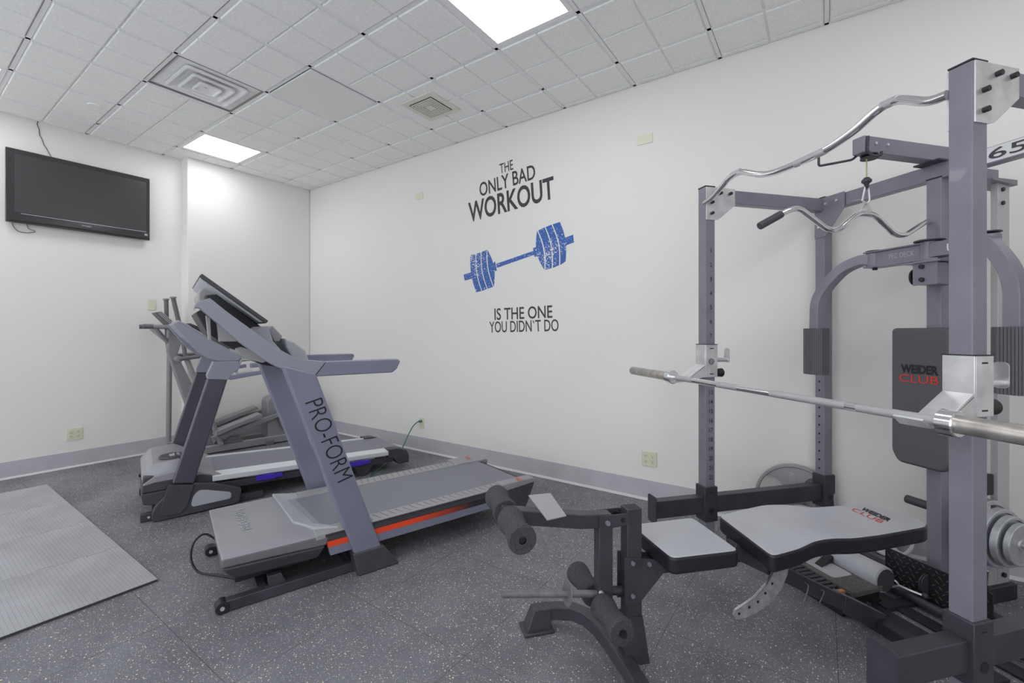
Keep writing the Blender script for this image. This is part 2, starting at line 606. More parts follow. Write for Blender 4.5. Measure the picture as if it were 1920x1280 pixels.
for i in range(i0, i1):
    for j in range(j0, j1):
        if (i, j) in OPEN:
            continue
        X0, Y0 = GX + i * G, GY + j * G
        # tile body at tee level between its four raised quarters
        cx0, cx1, cy0, cy1 = max(X0 + 0.0145, XL + 0.02), min(X0 + G - 0.0145, XR), max(Y0 + 0.0145, YB), min(Y0 + G - 0.0145, YW - 0.02)
        if cx1 - cx0 < 0.03 or cy1 - cy0 < 0.03:
            continue
        cm.box(cx0, cx1, cy0, cy1, CZ + 0.0035, CZ + 0.014)
        for a in (0, 1):
            for b in (0, 1):
                x0 = X0 + (0.020 if a == 0 else G / 2 + 0.0065); x1 = X0 + (G / 2 - 0.0065 if a == 0 else G - 0.020)
                y0 = Y0 + (0.020 if b == 0 else G / 2 + 0.0065); y1 = Y0 + (G / 2 - 0.0065 if b == 0 else G - 0.020)
                x0 = max(x0, (XL if Y0 < YJ - 0.2 else XJ) + 0.022); x1 = min(x1, XR)
                y0 = max(y0, YB); y1 = min(y1, YW - 0.022)
                if x1 - x0 < 0.03 or y1 - y0 < 0.03:
                    continue
                s = 0.0025
                cm.hexa([(x0 + s, y0 + s, CZ - 0.008), (x1 - s, y0 + s, CZ - 0.008), (x1 - s, y1 - s, CZ - 0.008), (x0 + s, y1 - s, CZ - 0.008)],
                        [(x0, y0, CZ + 0.004), (x1, y0, CZ + 0.004), (x1, y1, CZ + 0.004), (x0, y1, CZ + 0.004)])
ceil = struct(cm, 'ceiling', 'ceil', mats=['tee'])

# ---------------------------------------------------------------- ceiling lights
LL = {(-2, 1): 'square recessed ceiling light panel above the inner corner of the room',
      (4, 1): 'large bright square ceiling light panel at the top centre of the photo',
      (-2, -2): 'square ceiling light panel cut off at the left edge of the photo'}


def ceiling_light(i, j, label):
    x, y = GX + i * G, GY + j * G
    t = thing('ceiling_light', label, 'light', WD, (x + G / 2, y + G / 2, CZ), 'recessed ceiling light panels')
    fr = mb()
    w = 0.045
    for (a, b, c, d) in ((0.013, G - 0.013, 0.013, w), (0.013, G - 0.013, G - w, G - 0.013), (0.013, w, w, G - w), (G - w, G - 0.013, w, G - w)):
        fr.box(x + a, x + b, y + c, y + d, CZ - 0.004, CZ + 0.012)
    fr.build('frame', 'tee', t, bevel=0.002)
    mb().box(x + w, x + G - w, y + w, y + G - w, CZ + 0.0005, CZ + 0.010).build('diffuser', 'lamp', t)
    return t


for (i, j) in LIGHTS:
    ceiling_light(i, j, LL.get((i, j), 'square recessed ceiling light panel behind the photographer'))

# ---------------------------------------------------------------- air diffuser
vx, vy = GX + 0 * G, GY + 0 * G
t = thing('ceiling_air_diffuser', 'square grey ceiling air diffuser with three nested white cones', 'vent', WD, (vx + G / 2, vy + G / 2, CZ))
m = mb()
cx, cy = vx + G / 2, vy + G / 2
for (x0, x1, y0, y1) in ((-0.290, 0.290, -0.290, -0.284), (-0.290, 0.290, 0.284, 0.290), (-0.290, -0.284, -0.284, 0.284), (0.284, 0.290, -0.284, 0.284)):
    m.box(cx + x0, cx + x1, cy + y0, cy + y1, CZ - 0.002, CZ + 0.062)
m.build('pan_side', 'ventgrey', t)
m = mb()
for (x0, x1, y0, y1) in ((-0.284, 0.284, -0.284, -0.205), (-0.284, 0.284, 0.205, 0.284), (-0.284, -0.205, -0.205, 0.205), (0.205, 0.284, -0.205, 0.205)):
    m.box(cx + x0, cx + x1, cy + y0, cy + y1, CZ + 0.052, CZ + 0.060)
m.build('pan', 'ventgrey', t)
mb().box(cx - 0.206, cx + 0.206, cy - 0.206, cy + 0.206, CZ + 0.085, CZ + 0.09).build('duct_opening', 'black', t)  # black sheet stands in for the shade behind the cones


def ring_poly(r0, r1, k=6):
    """rounded square outline of half width r0, corner radius r1"""
    out = []
    for q in range(4):
        a0 = q * math.pi / 2
        c = (Vector((r0 - r1, r0 - r1)), Vector((-(r0 - r1), r0 - r1)), Vector((-(r0 - r1), -(r0 - r1))), Vector((r0 - r1, -(r0 - r1))))[q]
        for i in range(k + 1):
            a = a0 + math.pi / 2 * i / k
            out.append((c.x + r1 * math.cos(a), c.y + r1 * math.sin(a)))
    return out


def cone(levels, name='cone'):
    """levels = (half width, corner radius, z): a pressed sheet cone with a flat rolled rim"""
    m = mb()
    rings = []
    for (r, c, z) in levels:
        rings.append([m.bm.verts.new((cx + p[0], cy + p[1], z)) for p in ring_poly(r, c)])
    for A_, B_ in zip(rings, rings[1:]):
        n = len(A_)
        for i in range(n):
            m._face([A_[i], A_[(i + 1) % n], B_[(i + 1) % n], B_[i]], True)
    o = m.build(name, 'ventcone', t)
    s = o.modifiers.new('s', 'SOLIDIFY'); s.thickness = 0.003
    return o


cone([(0.214, 0.03, CZ + 0.004), (0.216, 0.03, CZ - 0.012), (0.200, 0.022, CZ - 0.014), (0.196, 0.022, CZ - 0.008), (0.150, 0.06, CZ + 0.020), (0.125, 0.12, CZ + 0.040)])
cone([(0.146, 0.02, CZ - 0.004), (0.148, 0.02, CZ - 0.020), (0.134, 0.014, CZ - 0.022), (0.130, 0.014, CZ - 0.016), (0.105, 0.04, CZ + 0.004), (0.085, 0.08, CZ + 0.020)])
cone([(0.078, 0.014, CZ - 0.012), (0.080, 0.014, CZ - 0.026), (0.068, 0.010, CZ - 0.028), (0.064, 0.010, CZ - 0.020), (0.030, 0.012, CZ - 0.010), (0.004, 0.002, CZ - 0.010)])

# ---------------------------------------------------------------- plain access panel
px, py = GX + G, GY + G
t = thing('access_panel', 'plain smooth white square panel lying between the scored ceiling tiles', 'panel', WD, (px + G / 2, py + G / 2, CZ))
mb().box(px + 0.013, px + G - 0.013, py + 0.013, py + G - 0.013, CZ + 0.002, CZ + 0.011).build('reveal', 'gap', t)
mb().box(px + 0.022, px + G - 0.022, py + 0.022, py + G - 0.022, CZ - 0.010, CZ + 0.003).build('board', 'panel', t, bevel=0.002)

# ---------------------------------------------------------------- exhaust grille
gx, gy = -2.725, 2.715
t = thing('exhaust_grille', 'cream square ceiling exhaust grille with concentric black slots', 'vent', WD, (gx, gy, CZ))
mb().box(gx - 0.18, gx + 0.18, gy - 0.18, gy + 0.18, CZ - 0.016, CZ - 0.008).build('faceplate', 'ivory', t, bevel=0.003)
mb().box(gx - 0.128, gx + 0.128, gy - 0.128, gy + 0.128, CZ - 0.0175, CZ - 0.0155).build('slot_backing', 'black', t)
for k in range(5):
    a = 0.118 - k * 0.020
    b = a - 0.012
    m = mb()
    for (x0, x1, y0, y1) in ((-a, a, -a, -b), (-a, a, b, a), (-a, -b, -b, b), (b, a, -b, b)):
        m.box(gx + x0, gx + x1, gy + y0, gy + y1, CZ - 0.021, CZ - 0.017)
    m.build('louver', 'ivory', t)
mb().box(gx - 0.024, gx + 0.024, gy - 0.024, gy + 0.024, CZ - 0.021, CZ - 0.017).build('louver', 'ivory', t)

solo(mb().lathe([(0, 0), (0, 0.042), (0.004, 0.044), (0.012, 0.044), (0.012, 0)], (-5.03, 1.085, CZ - 0.016), (0, 0, 1), 28), 'sprinkler_cover', 'ceil',
     'small round white sprinkler cover on the ceiling above the television', 'cover', WD, (-5.03, 1.085, CZ))

# ---------------------------------------------------------------- wall plates
def quad_outlet(label, fr_pt, wall, w=0.115, h=0.115, cols=2):
    """receptacle plate; wall = 'back' or 'left'"""
    x, y, z = fr_pt
    fr = Frame(x, y, 0 if wall == 'back' else 90)
    t = thing('electrical_outlet', label, 'outlet', fr, (0, 0, z), 'electrical outlets')
    mb().box(-w / 2, w / 2, -0.006, 0, z - h / 2, z + h / 2).build('plate', 'bone', t, bevel=0.0025)
    xs = (-0.025, 0.025) if cols == 2 else (0,)
    for cx_ in xs:
        for cz_ in (-0.02, 0.02):
            r = mb().cyl((cx_, -0.006, z + cz_), (cx_, -0.0085, z + cz_), 0.0165, 20).build('receptacle', 'bone', t)
            s = mb()
            s.box(cx_ - 0.008, cx_ - 0.0055, -0.0092, -0.008, z + cz_, z + cz_ + 0.009)
            s.box(cx_ + 0.0055, cx_ + 0.008, -0.0092, -0.008, z + cz_, z + cz_ + 0.009)
            s.cyl((cx_, -0.0084, z + cz_ - 0.007), (cx_, -0.0092, z + cz_ - 0.007), 0.003, 10)
            s.build('slot', 'ink', r)
    return t


def blank_plate(name, label, fr_pt, wall, w, h, cat='wall plate', screws='v'):
    x, y, z = fr_pt
    fr = Frame(x, y, 0 if wall == 'back' else 90)
    t = thing(name, label, cat, fr, (0, 0, z))
    mb().box(-w / 2, w / 2, -0.006, 0, z - h / 2, z + h / 2).build('plate', 'bone', t, bevel=0.0025)
    for s in (-1, 1):
        c = (0, z + s * 0.03) if screws == 'v' else (s * 0.04, z)
        mb().cyl((c[0], -0.006, c[1]), (c[0], -0.008, c[1]), 0.004, 12).build('screw', 'ivory', t)
    return t


quad_outlet('bone four-socket outlet low on the wall below the television', (XL, 1.12, 0.313), 'left')
quad_outlet('bone four-socket outlet on the decal wall, left of the power rack', (-1.091, YW, 0.314), 'back')
quad_outlet('bone two-socket outlet with the green cord plugged into it', (-3.548, YW, 0.302), 'back', w=0.075, cols=1)
blank_plate('switch_blank_plate', 'bone blank switch plate on the left wall beside the elliptical handles', (XL, 1.717, 1.57), 'left', 0.072, 0.115)
blank_plate('blank_wall_plate', 'bone blank plate high on the wall, left of the lettering', (-3.589, YW, 2.75), 'back', 0.118, 0.072, screws='h')
blank_plate('blank_wall_plate', 'bone blank plate high on the wall, right of the lettering', (-1.124, YW, 2.76), 'back', 0.118, 0.072, screws='h')

# ---------------------------------------------------------------- wall decals
DX, DZ = -2.3, 1.9
yd = YW - 0.0003


def D(p):
    return (p[0] + DX, p[1] + DZ)


def dtext(parent, name, body, bl, br, tl, bold):
    a, b, c = D(bl), D(br), D(tl)
    mb().text(body, (a[0], yd, a[1]), (b[0] - a[0], 0, b[1] - a[1]), (c[0] - a[0], 0, c[1] - a[1]), bold=bold).build(name, 'decal', parent, flip=False)


t = thing('wall_decal', 'slanted black lettering THE ONLY BAD WORKOUT on the white wall', 'decal', WD, (DX, YW, DZ + 0.7))
dtext(t, 'lettering', 'THE', (-0.205, 0.872), (-0.052, 0.884), (-0.214, 0.965), 0.006)
dtext(t, 'lettering', 'ONLY BAD', (-0.448, 0.697), (0.190, 0.750), (-0.460, 0.833), 0.012)
dtext(t, 'lettering', 'WORKOUT', (-0.585, 0.463), (0.385, 0.541), (-0.600, 0.664), 0.020)
t = thing('wall_decal', 'black lettering IS THE ONE YOU DIDN\'T DO below the barbell decal', 'decal', WD, (DX, YW, DZ - 0.5))
dtext(t, 'lettering', 'IS THE ONE', (-0.270, -0.506), (0.362, -0.496), (-0.273, -0.394), 0.012)
dtext(t, 'lettering', "YOU DIDN`T DO", (-0.330, -0.625), (0.424, -0.612), (-0.334, -0.519), 0.008)

t = thing('wall_decal', 'speckled blue barbell picture decal on the white wall', 'decal', WD, (DX, YW, DZ))


def flat(poly, lift=0.0):
    return mb().prism([D(p) for p in poly], 'y', yd - 0.0010 - lift, yd - 0.0002)


def arc(T, B, bulge, n=10):
    """curve from T to B bowed sideways by bulge"""
    T = Vector((*T, 0)); B = Vector((*B, 0))
    d = (B - T); nrm = Vector((-d.y, d.x, 0)).normalized()
    return [tuple((T.lerp(B, k / n) + nrm * bulge * math.sin(math.pi * k / n))[:2]) for k in range(n + 1)]


def band(T1_, B1_, T2_, B2_, b1, b2):
    return arc(T1_, B1_, b1) + arc(T2_, B2_, b2)[::-1]


lt = [(-0.571, 0.139), (-0.505, 0.148), (-0.441, 0.158), (-0.368, 0.174)]
lb = [(-0.495, -0.230), (-0.431, -0.220), (-0.363, -0.203), (-0.289, -0.188)]
gp = 0.011
for k in range(3):
    flat(band((lt[k][0] + (gp if k else 0), lt[k][1]), (lb[k][0] + (gp if k else 0), lb[k][1]), lt[k + 1], lb[k + 1], -0.026, -0.026)).build('plate_picture', 'blue', t)
flat(arc((lt[3][0] + gp, lt[3][1]), (lb[3][0] + gp, lb[3][1]), -0.026) + arc((lt[3][0] + gp, lt[3][1]), (lb[3][0] + gp, lb[3][1]), 0.042)[::-1][1:-1]).build('plate_picture', 'blue', t)
rt = [(0.205, 0.284), (0.282, 0.304), (0.351, 0.319), (0.435, 0.330)]
rb = [(0.280, -0.072), (0.354, -0.061), (0.427, -0.042), (0.490, -0.015)]
flat(arc((rt[0][0], rt[0][1]), (rb[0][0], rb[0][1]), -0.046) + arc(rt[0], rb[0], 0.026)[::-1][1:-1]).build('plate_picture', 'blue', t)
for k in range(3):
    flat(band((rt[k][0] + gp, rt[k][1]), (rb[k][0] + gp, rb[k][1]), rt[k + 1], rb[k + 1], 0.028, 0.028)).build('plate_picture', 'blue', t)
flat([(-0.658, -0.045), (-0.563, -0.029), (-0.549, -0.092), (-0.643, -0.106)], 0.0004).build('bar_end_picture', 'blue', t)
flat([(0.470, 0.184), (0.561, 0.205), (0.571, 0.139), (0.482, 0.118)], 0.0004).build('bar_end_picture', 'blue', t)
flat([(-0.302, 0.045), (-0.264, 0.052), (-0.243, -0.036), (-0.286, -0.045)], 0.0006).build('collar_picture', 'blue', t)
flat([(0.160, 0.133), (0.208, 0.143), (0.222, 0.059), (0.178, 0.050)], 0.0006).build('collar_picture', 'blue', t)
flat([(-0.249, 0.029), (0.165, 0.108), (0.173, 0.072), (-0.243, -0.011)]).build('bar_picture', 'blue', t)

# paint scuff
solo(mb().prism(round_poly([(-1.575, 0.70), (-1.545, 0.715), (-1.55, 0.765), (-1.585, 0.745)], 0.02), 'y', YW - 0.0012, YW - 0.0002), 'wall_patch', 'wall',
     'small scuffed filler patch on the decal wall above the treadmill end', 'patch', WD, (-1.56, YW, 0.73))

# ---------------------------------------------------------------- television
TVX = -5.78
t = thing('television', 'wall-mounted black flat television, switched off, high on the left wall', 'television', WD, (XL, 1.176, 2.56))
y0, y1, z0, z1 = 0.674, 1.681, 2.236, 2.880
mb().box(TVX - 0.035, TVX, y0, y1, z0, z1).build('bezel', 'tvbez', t, bevel=0.006, seg=3)
mb().box(TVX - 0.002, TVX + 0.0015, y0 + 0.052, y1 - 0.030, z0 + 0.092, z1 - 0.045).build('screen', 'tvscr', t)
mb().box(TVX - 0.002, TVX + 0.002, y0 + 0.09, y1 - 0.030, z0 + 0.083, z0 + 0.086).build('chrome_line', 'silver', t)
mb().box(TVX - 0.01, TVX + 0.006, y0 + 0.02, y1 - 0.01, z0 + 0.014, z0 + 0.028).build('lower_lip', 'black', t, bevel=0.003)
mb().text('DYNEX', (TVX, 1.16, z0 + 0.050), (0, 0.068, 0), (0, 0, 0.011), bold=0.02).build('logo', 'greyink', t, flip=False)
mb().box(TVX - 0.001, TVX + 0.0008, y1 - 0.045, y1 - 0.020, z0 + 0.045, z0 + 0.065).build('sticker', 'greyink', t)
mb().box(XL + 0.004, TVX - 0.034, 1.0, 1.36, 2.40, 2.72).build('wall_bracket', 'black', t)
xa = XL + 0.006
solo(mb().tube([(xa, 0.878, CZ - 0.002), (xa, 0.872, 3.16), (xa, 0.885, 3.12), (xa, 0.888, 3.07), (xa, 0.905, 3.03), (xa, 0.915, 2.99), (xa, 0.935, 2.955), (xa, 0.95, 2.92), (xa, 0.972, 2.87)], 0.0025, 8),
     'aerial_cable', 'black', 'thin dark cable hanging from the ceiling to the television top', 'cable', WD, (xa, 0.9, 3.0))
solo(mb().tube(rounded([(xa, 0.715, 2.25), (xa, 0.735, 2.19), (xa, 0.765, 2.165), (xa, 0.82, 2.168), (xa, 0.862, 2.185), (xa, 0.855, 2.195), (xa, 0.82, 2.20), (xa, 0.805, 2.25)], 0.02), 0.0022, 8),
     'hanging_wire', 'black', 'thin wire looping below the lower left corner of the television', 'wire', WD, (xa, 0.78, 2.2))

# ---------------------------------------------------------------- foam floor tiles
MX0, MX1, MY1, MY0 = -5.312, -2.812, 0.850, 0.235
MW = (MX1 - MX0) / 4


def teeth(x, lo, hi, sgn):
    """jigsaw edge running along y at x"""
    n = 9
    out = []
    st = (hi - lo) / n
    for k in range(n):
        a = lo + k * st
        if k % 2 == 1:
            out += [(x, a - st * 0.02), (x + sgn * 0.022, a - st * 0.16), (x + sgn * 0.022, a + st * 1.16), (x, a + st * 1.02)]
    return [(x, lo)] + out + [(x, hi)]


LBL = ['furthest grey foam floor tile, below the television wall', 'second grey foam floor tile from the television wall',
       'third grey foam floor tile from the television wall', 'nearest grey foam floor tile with the black cut edge facing the camera']
for k in range(4):
    xa_, xb_ = MX0 + k * MW, MX0 + (k + 1) * MW
    left = teeth(xa_ + (0.0018 if k else 0), MY0, MY1, 1) if k else [(xa_, MY0), (xa_, MY1)]
    right = teeth(xb_ - 0.0018, MY0, MY1, 1) if k < 3 else [(xb_, MY0), (xb_, MY1)]
    poly = left + right[::-1]
    m = mb().prism(poly, 'z', 0.0005, 0.0125)
    tl = thing('foam_floor_tile', LBL[k], 'floor tile', WD, (xa_ + MW / 2, (MY0 + MY1) / 2, 0), 'interlocking grey foam floor tiles')
    mb().prism(poly, 'z', 0.0005, 0.0115).build('foam_core', 'mat_edge', tl)
    mb().prism(poly, 'z', 0.0115, 0.0135).build('top_skin', 'mat_foam', tl)

# ================================================================ NEAR TREADMILL
T1 = Frame(-2.244, 0.915, -17.5)
t = thing('treadmill', 'nearer grey treadmill with an orange side stripe and a tilted tablet screen', 'treadmill', T1, (-0.34, 0.9, 0), 'treadmills')
t1 = t
DN, DF = 0.030, -0.700        # near and far side of the deck
XC = (DN + DF) / 2


def mirror_x(xa, xb, c):
    return (2 * c - xb, 2 * c - xa)


# base frame
for (a, b) in ((-0.045, 0.0), mirror_x(-0.045, 0.0, XC - 0.02)):
    r = mb().box(a, b, 0.0, 0.66, 0.004, 0.052).build('base_rail', 'frame_dk', t, bevel=0.003)
    mb().cyl((a - 0.006, 0.004, 0.028), (b + 0.006, 0.004, 0.028), 0.028, 24).build('wheel', 'black', r, bevel=0.002)
    mb().cyl((b + 0.004, 0.004, 0.028), (b + 0.010, 0.004, 0.028), 0.009, 12).build('axle_bolt', 'zinc', r)
mb().box(-0.70, -0.02, 0.585, 0.635, 0.006, 0.05).build('base_crossbar', 'frame_dk', t, bevel=0.003)
mb().box(-0.70, -0.02, 0.15, 0.19, 0.006, 0.05).build('base_crossbar', 'frame_dk', t, bevel=0.003)
mb().box(-0.52, -0.20, 0.10, 0.34, 0.05, 0.10).build('lift_motor', 'black', t, bevel=0.006)
mb().hexa([(-0.06, 0.20, 0.03), (-0.02, 0.20, 0.03), (-0.02, 0.28, 0.03), (-0.06, 0.28, 0.03)], [(-0.06, 0.19, 0.10), (-0.02, 0.19, 0.10), (-0.02, 0.25, 0.10), (-0.06, 0.25, 0.10)]).build('lift_bracket', 'frame_dk', t, bevel=0.003)

# motor hood: lower pan, middle band, crowned top
lo = mb()
lo.hexa([(-0.69, 0.05, 0.128), (-0.03, 0.05, 0.128), (0.0, 0.42, 0.126), (-0.69, 0.42, 0.126)],
        [(-0.714, -0.002, 0.204), (0.004, -0.002, 0.204), (0.034, 0.45, 0.195), (-0.708, 0.45, 0.195)])
lo.build('hood_pan', 'tm_low', t, bevel=0.016, seg=4)
mb().box(-0.60, -0.08, 0.06, 0.40, 0.085, 0.13).build('hood_under_tray', 'black', t, bevel=0.006)
# crowned cover: flat roof, wide chamfer on the near and far side
cv = mb()
rows = [[(-0.712, 0.0, 0.205), (-0.712, 0.0, 0.245), (-0.63, -0.010, 0.277), (-0.135, -0.010, 0.277), (-0.002, 0.0, 0.246), (0.002, 0.0, 0.205)],
        [(-0.712, 0.20, 0.203), (-0.712, 0.20, 0.248), (-0.62, 0.20, 0.283), (-0.130, 0.20, 0.283), (0.008, 0.20, 0.245), (0.014, 0.20, 0.202)],
        [(-0.708, 0.31, 0.200), (-0.708, 0.31, 0.252), (-0.620, 0.30, 0.284), (-0.115, 0.315, 0.284), (0.018, 0.34, 0.246), (0.026, 0.34, 0.199)],
        [(-0.704, 0.45, 0.197), (-0.704, 0.45, 0.260), (-0.68, 0.42, 0.264), (-0.03, 0.46, 0.264), (0.030, 0.47, 0.252), (0.034, 0.45, 0.196)]]
vv = [[cv.bm.verts.new(p) for p in r] for r in rows]
for a in range(3):
    for b in range(5):
        cv._face([vv[a][b], vv[a][b + 1], vv[a + 1][b + 1], vv[a + 1][b]])
    cv._face([vv[a][0], vv[a + 1][0], vv[a + 1][5], vv[a][5]])
cv._face(vv[0]); cv._face(vv[3][::-1])
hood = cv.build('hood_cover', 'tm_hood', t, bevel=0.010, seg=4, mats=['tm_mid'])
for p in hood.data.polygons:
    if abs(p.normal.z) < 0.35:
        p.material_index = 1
# faint name on the hood
mb().text('PRO-FORM', (-0.20, 0.150, 0.2835), (-0.32, -0.006, 0), (0.0, -0.045, -0.001), bold=0.0).build('hood_lettering', 'tm_trim', hood, flip=False)
# pale trim between hood and belt
tr = mb()
tr.hexa([(-0.66, 0.315, 0.262), (-0.14, 0.325, 0.262), (-0.05, 0.43, 0.257), (-0.55, 0.385, 0.257)],
        [(-0.63, 0.315, 0.297), (-0.13, 0.325, 0.297), (-0.062, 0.425, 0.272), (-0.55, 0.380, 0.272)])
tr.hexa([(-0.13, 0.33, 0.250), (-0.03, 0.40, 0.250), (0.02, 0.50, 0.250), (-0.062, 0.46, 0.250)],
        [(-0.13, 0.33, 0.294), (-0.035, 0.40, 0.280), (0.0, 0.52, 0.266), (-0.062, 0.46, 0.270)])
tr.hexa([(-0.66, 0.315, 0.25), (-0.55, 0.385, 0.25), (-0.555, 0.45, 0.25), (-0.66, 0.45, 0.25)],
        [(-0.65, 0.315, 0.294), (-0.55, 0.380, 0.272), (-0.56, 0.45, 0.266), (-0.66, 0.45, 0.266)])
tr.build('hood_trim', 'tm_trim', t, bevel=0.004, seg=3)

# deck
mb().box(-0.60, -0.06, 0.40, 1.78, 0.215, 0.255).build('deck_board', 'black', t)
bl = mb()
bl.prism([(0.34, 0.256), (0.34, 0.263), (1.745, 0.263), (1.775, 0.250), (1.785, 0.225), (1.775, 0.205), (1.755, 0.205), (1.765, 0.225), (1.755, 0.246), (1.735, 0.256)], 'x', -0.555, -0.042)
bl.build('running_belt', 'belt', t)
for (xa_, xb_, sgn) in ((-0.042, DN, 1), (DF, -0.555, -1)):
    xo = xb_ if sgn > 0 else xa_
    xi = xa_ if sgn > 0 else xb_
    m = mb()
    m.hexa([(xi, 0.40, 0.230), (xo, 0.40, 0.230), (xo, 1.60, 0.230), (xi, 1.60, 0.230)],
           [(xi, 0.40, 0.268), (xo, 0.40, 0.256), (xo, 1.60, 0.256), (xi, 1.60, 0.268)])
    fr_ = m.build('foot_rail', 'tm_strip', t, bevel=0.004, seg=3)
    g = mb()
    y = 0.62
    while y < 1.56:
        o = 0.030
        g.hexa([(xi + sgn * 0.012, y, 0.262), (xo - sgn * 0.012, y + o, 0.252), (xo - sgn * 0.012, y + o + 0.004, 0.252), (xi + sgn * 0.012, y + 0.004, 0.262)],
               [(xi + sgn * 0.012, y, 0.2678), (xo - sgn * 0.012, y + o, 0.2583), (xo - sgn * 0.012, y + o + 0.004, 0.2583), (xi + sgn * 0.012, y + 0.004, 0.2678)])
        y += 0.044
    g.build('grip_grooves', 'tm_groove', fr_)
    s0, s1 = (xo - 0.004, xo) if sgn > 0 else (xo, xo + 0.004)
    mb().prism([(0.44, 0.252), (1.60, 0.252), (1.60, 0.212), (0.45, 0.212)], 'x', xo - sgn * 0.03, xo).build('side_skirt', 'tm_low', t, bevel=0.002)
    mb().prism([(0.452, 0.211), (1.45, 0.211), (1.45, 0.180), (0.458, 0.180)], 'x', xo - sgn * 0.03, xo - sgn * 0.001).build('orange_stripe', 'stripe', t, label='bright orange side stripe')
    mb().prism([(1.45, 0.211), (1.60, 0.211), (1.60, 0.180), (1.45, 0.180)], 'x', xo - sgn * 0.03, xo - sgn * 0.001).build('stripe_end', 'black', t)
    mb().prism([(0.46, 0.179), (1.60, 0.179), (1.58, 0.135), (0.47, 0.135)], 'x', xo - sgn * 0.035, xo - sgn * 0.002).build('deck_side_frame', 'tm_metal', t, bevel=0.002)
    # rear end cap
    m = mb()
    xa2, xb2 = (xi - sgn * 0.005, xo + sgn * 0.006)
    m.prism([(1.565, 0.272), (1.83, 0.268), (1.848, 0.255), (1.845, 0.235), (1.56, 0.222)], 'x', min(xa2, xb2), max(xa2, xb2))
    ec = m.build('end_cap', 'tm_hood', t, bevel=0.006, seg=3)
    mb().prism([(1.56, 0.221), (1.842, 0.234), (1.765, 0.080), (1.70, 0.075), (1.56, 0.125)], 'x', min(xa2, xb2) + 0.004, max(xa2, xb2) - 0.002).build('cap_skirt', 'tm_low', ec, bevel=0.006, seg=3)
    mb().text('PROSHOX', (min(xa2, xb2) + 0.02, 1.70, 0.2735), (0.075, 0.0, 0), (0, 0.035, -0.0005), bold=0.02).build('cap_lettering', 'orange', ec, flip=False)
mb().text('PRO', (DN + 0.0004, 1.475, 0.183), (0, 0.07, 0), (0, 0, 0.014), bold=0.03, th=0.001).build('side_lettering', 'orange', t, flip=False)
mb().text('RESPONSE', (DN + 0.0004, 1.478, 0.200), (0, 0.065, 0), (0, 0, 0.005), bold=0.0, th=0.001).build('side_lettering', 'greyink', t, flip=False)
mb().cyl((-0.60, 1.755, 0.225), (-0.06, 1.755, 0.225), 0.019, 20).build('rear_roller', 'black', t)
for x in (-0.60, -0.12):
    mb().box(x, x + 0.03, 1.68, 1.76, 0.0, 0.16).build('rear_foot', 'black', t, bevel=0.004)

# uprights, boots
UPN = [(0.590, 0.100), (0.736, 0.100), (0.395, 1.075), (0.240, 1.125)]
for (xa_, xb_, k) in ((-0.012, 0.050, 'n'), (-0.790, -0.728, 'f')):
    u = mb().prism(UPN, 'x', xa_, xb_).build('upright', 'tm_metal', t, bevel=0.012, seg=4)
    b = mb().hexa([(xa_ - 0.012, 0.600, 0.0), (xb_ + 0.020, 0.600, 0.0), (xb_ + 0.020, 0.830, 0.0), (xa_ - 0.012, 0.830, 0.0)],
                  [(xa_ - 0.010, 0.575, 0.122), (xb_ + 0.008, 0.575, 0.122), (xb_ + 0.008, 0.742, 0.122), (xa_ - 0.010, 0.742, 0.122)])
    b.build('upright_boot', 'tm_low', t, bevel=0.010, seg=4)
# PRO-FORM down the near upright
A_ = [(0.341, 0.933), (0.498, 0.507), (0.373, 0.937)]
mb().text('PRO-FORM', (0.0502, *A_[0]), (0, A_[1][0] - A_[0][0], A_[1][1] - A_[0][1]), (0, 0.080, 0.022), bold=-0.012).build('upright_lettering', 'ink', t, flip=False)

# swept console arms
ARM = [(-0.104, 1.373), (-0.102, 1.397), (-0.090, 1.413), (-0.046, 1.432), (-0.032, 1.420), (0.020, 1.372), (0.114, 1.294), (0.205, 1.217), (0.277, 1.170), (0.347, 1.144), (0.443, 1.132), (0.387, 1.060), (0.306, 1.082), (0.219, 1.116), (0.166, 1.152), (0.063, 1.239), (-0.014, 1.319), (-0.065, 1.370), (-0.085, 1.388), (-0.098, 1.387)]
ARMF = [(0.049, 1.344), (0.114, 1.294), (0.205, 1.217), (0.277, 1.170), (0.347, 1.144), (0.443, 1.132), (0.387, 1.060), (0.306, 1.082), (0.219, 1.116), (0.166, 1.152), (0.063, 1.239), (0.024, 1.283)]
HND = [(0.446, 1.132), (0.833, 1.131), (0.845, 1.117), (0.824, 1.076), (0.799, 1.057), (0.390, 1.059)]
for (xa_, xb_) in ((-0.022, 0.042), (-0.795, -0.731)):
    shape = ARM if xa_ > -0.1 else ARMF
    mb().prism(shape, 'x', xa_, xb_).build('console_arm', 'tm_arm', t, bevel=0.007, seg=4)
    mb().prism(HND, 'x', xa_ + 0.003, xb_ - 0.003).build('handrail', 'tm_metal', t, bevel=0.006, seg=3)

